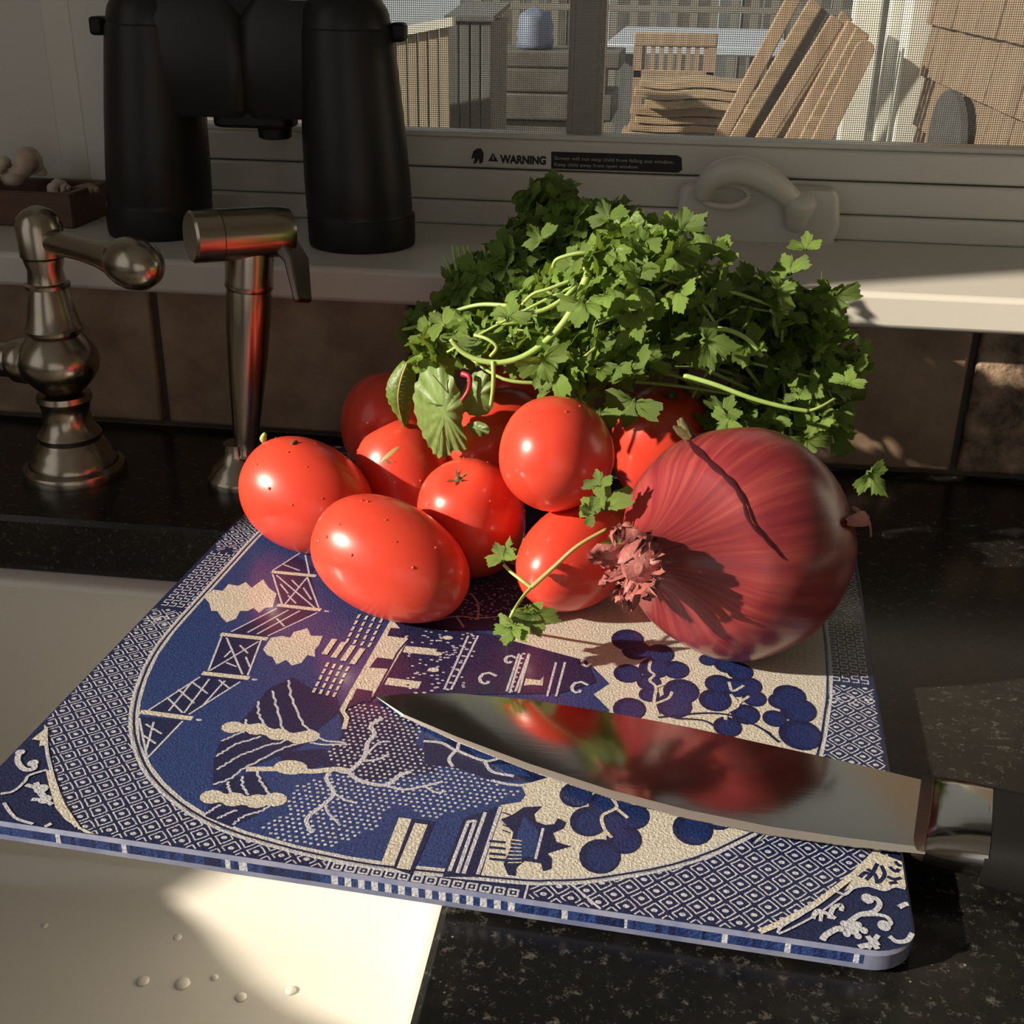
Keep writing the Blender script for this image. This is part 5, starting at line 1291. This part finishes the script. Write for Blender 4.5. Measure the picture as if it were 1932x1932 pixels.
    for k in range(n):
        a0 = xa+(xb-xa)*k/n; build('board', MB().box((a0,Y+.01*(k%2),GZ),(a0+(xb-xa)/n-.01,Y+.05,1.3)), M['dark_timber'] if k%3 else M['grey_wood'], bw_)
    # far railing
    Y = 7.4; xa, xb = ay(900,20,Y).x, ay(1620,20,Y).x; fr = empty('far_railing', ((xa+xb)/2,Y,GZ), 'dark railing with upright balusters behind the garden table', 'railing')
    zt = ay(1300,0,Y).z+.22
    build('top_rail', MB().box((xa,Y,zt-.06),(xb,Y+.06,zt)), M['far_fence'], fr)
    for zz in (ay(1300,12,Y).z, GZ+.12): build('rail', MB().box((xa,Y+.01,zz-.03),(xb,Y+.05,zz)), M['far_fence'], fr)
    n = int((xb-xa)/.11)
    for k in range(n+1):
        x = xa+(xb-xa)*k/n; build('baluster', MB().box((x-.022,Y+.012,GZ),(x+.022,Y+.048,zt-.061)), M['far_fence'], fr)
    # stair fence on the left with sunlit slats and sloping rail
    Y = 2.6; P = ay(700,66,Y); Q = ay(846,37,Y); zb = GZ
    fn = empty('slat_fence', ((P.x+Q.x)/2,Y,GZ), 'sunlit pale slat fence with sloping top rail beside the binoculars', 'fence')
    n = 15; x0 = ay(300,60,Y).x
    sl_ = (Q.z-P.z)/(Q.x-P.x); x = Q.x
    while x > x0:
        zt = Q.z+sl_*(x-Q.x)-.012; build('slat', MB().box((x-.019,Y,GZ),(x-.001,Y+.016,max(zt,-.3))), M['fence'], fn); x -= .0225
    b = MB().prism([(x0,Y-.012,Q.z+sl_*(x0-Q.x)-.012),(Q.x+.01,Y-.012,Q.z-.012),(Q.x+.01,Y-.012,Q.z+.006),(x0,Y-.012,Q.z+sl_*(x0-Q.x)+.006)],(0,.04,0)); build('top_rail', b, M['trim'], fn)
    build('rail', MB().box((x0,Y+.017,-.55),(Q.x,Y+.04,-.48)), M['fence'], fn)
    # grey boarded bin
    Y = 2.75; xa, xb = ay(846,120,Y).x, ay(928,120,Y).x; zt = ay(890,36,Y).z
    gb = empty('boarded_bin', ((xa+xb)/2,Y+.12,GZ), 'tall grey boarded bin next to the pale slat fence', 'bin')
    build('body', MB().box((xa+.002,Y+.012,GZ),(xb-.002,Y+.25,zt-.004)), M['grey_wood'], gb)
    for k in range(4):
        w_ = (xb-xa)/4; build('board', MB().box((xa+w_*k+.001,Y,GZ),(xa+w_*(k+1)-.002,Y+.0118,zt-.006)), M['grey_wood'], gb, bevel=.002)
    build('lid', MB().add([(xa-.006,Y-.008,zt-.004),(xb+.004,Y-.008,zt-.004),(xb+.004,Y+.26,zt+.02),(xa-.006,Y+.26,zt+.02),(xa-.006,Y-.008,zt+.006),(xb+.004,Y-.008,zt+.006),(xb+.004,Y+.26,zt+.03),(xa-.006,Y+.26,zt+.03)],[(0,3,2,1),(4,5,6,7),(0,1,5,4),(1,2,6,5),(2,3,7,6),(3,0,4,7)]), M['grey_wood'], gb)
    # stacked dark timbers and the tarp-covered lump on them
    Y = 3.9; xa, xb = ay(925,180,Y).x, ay(1120,180,Y).x; zt = ay(1000,95,Y).z; rn = random.Random(12); k = 0; z = GZ; TL = []
    while z < zt-.02:
        th = rn.uniform(.06,.09); o = build('timber', MB().box((xa+rn.uniform(-.03,.05),Y+rn.uniform(-.02,.03),z),(xb+rn.uniform(-.03,.08),Y+.35,min(z+th,zt)-.003)), M['dark_timber'], None, bevel=.006)
        tag(o,'rough dark timber in the low shaded stack behind the grey bin','timber','dark timber stack'); z += th; TL.append(o)
    for k, o in enumerate(reversed(TL)): o['label'] = 'rough dark timber in the shaded stack, '+ORD[min(k,13)]
    c = Vector((ay(1000,60,Y).x, Y+.14, zt)); b = MB(); rings = []
    for i in range(9):
        t = i/8; r = .055*(1-.25*t**3)*(1 if i < 8 else .3); rings.append([c+Vector((r*math.cos(2*math.pi*k/20)*(1+.12*math.sin(3*k+i)),r*math.sin(2*math.pi*k/20)*1.2,.115*t+.006*math.sin(k+2*i)*(t>0))) for k in range(20)])
    o = build('tarp_bundle', b.loft(rings), M['tarp'], None, smooth=True); tag(o,'lumpy blue-grey tarp bundle on top of the dark timbers','bundle')
outdoors()
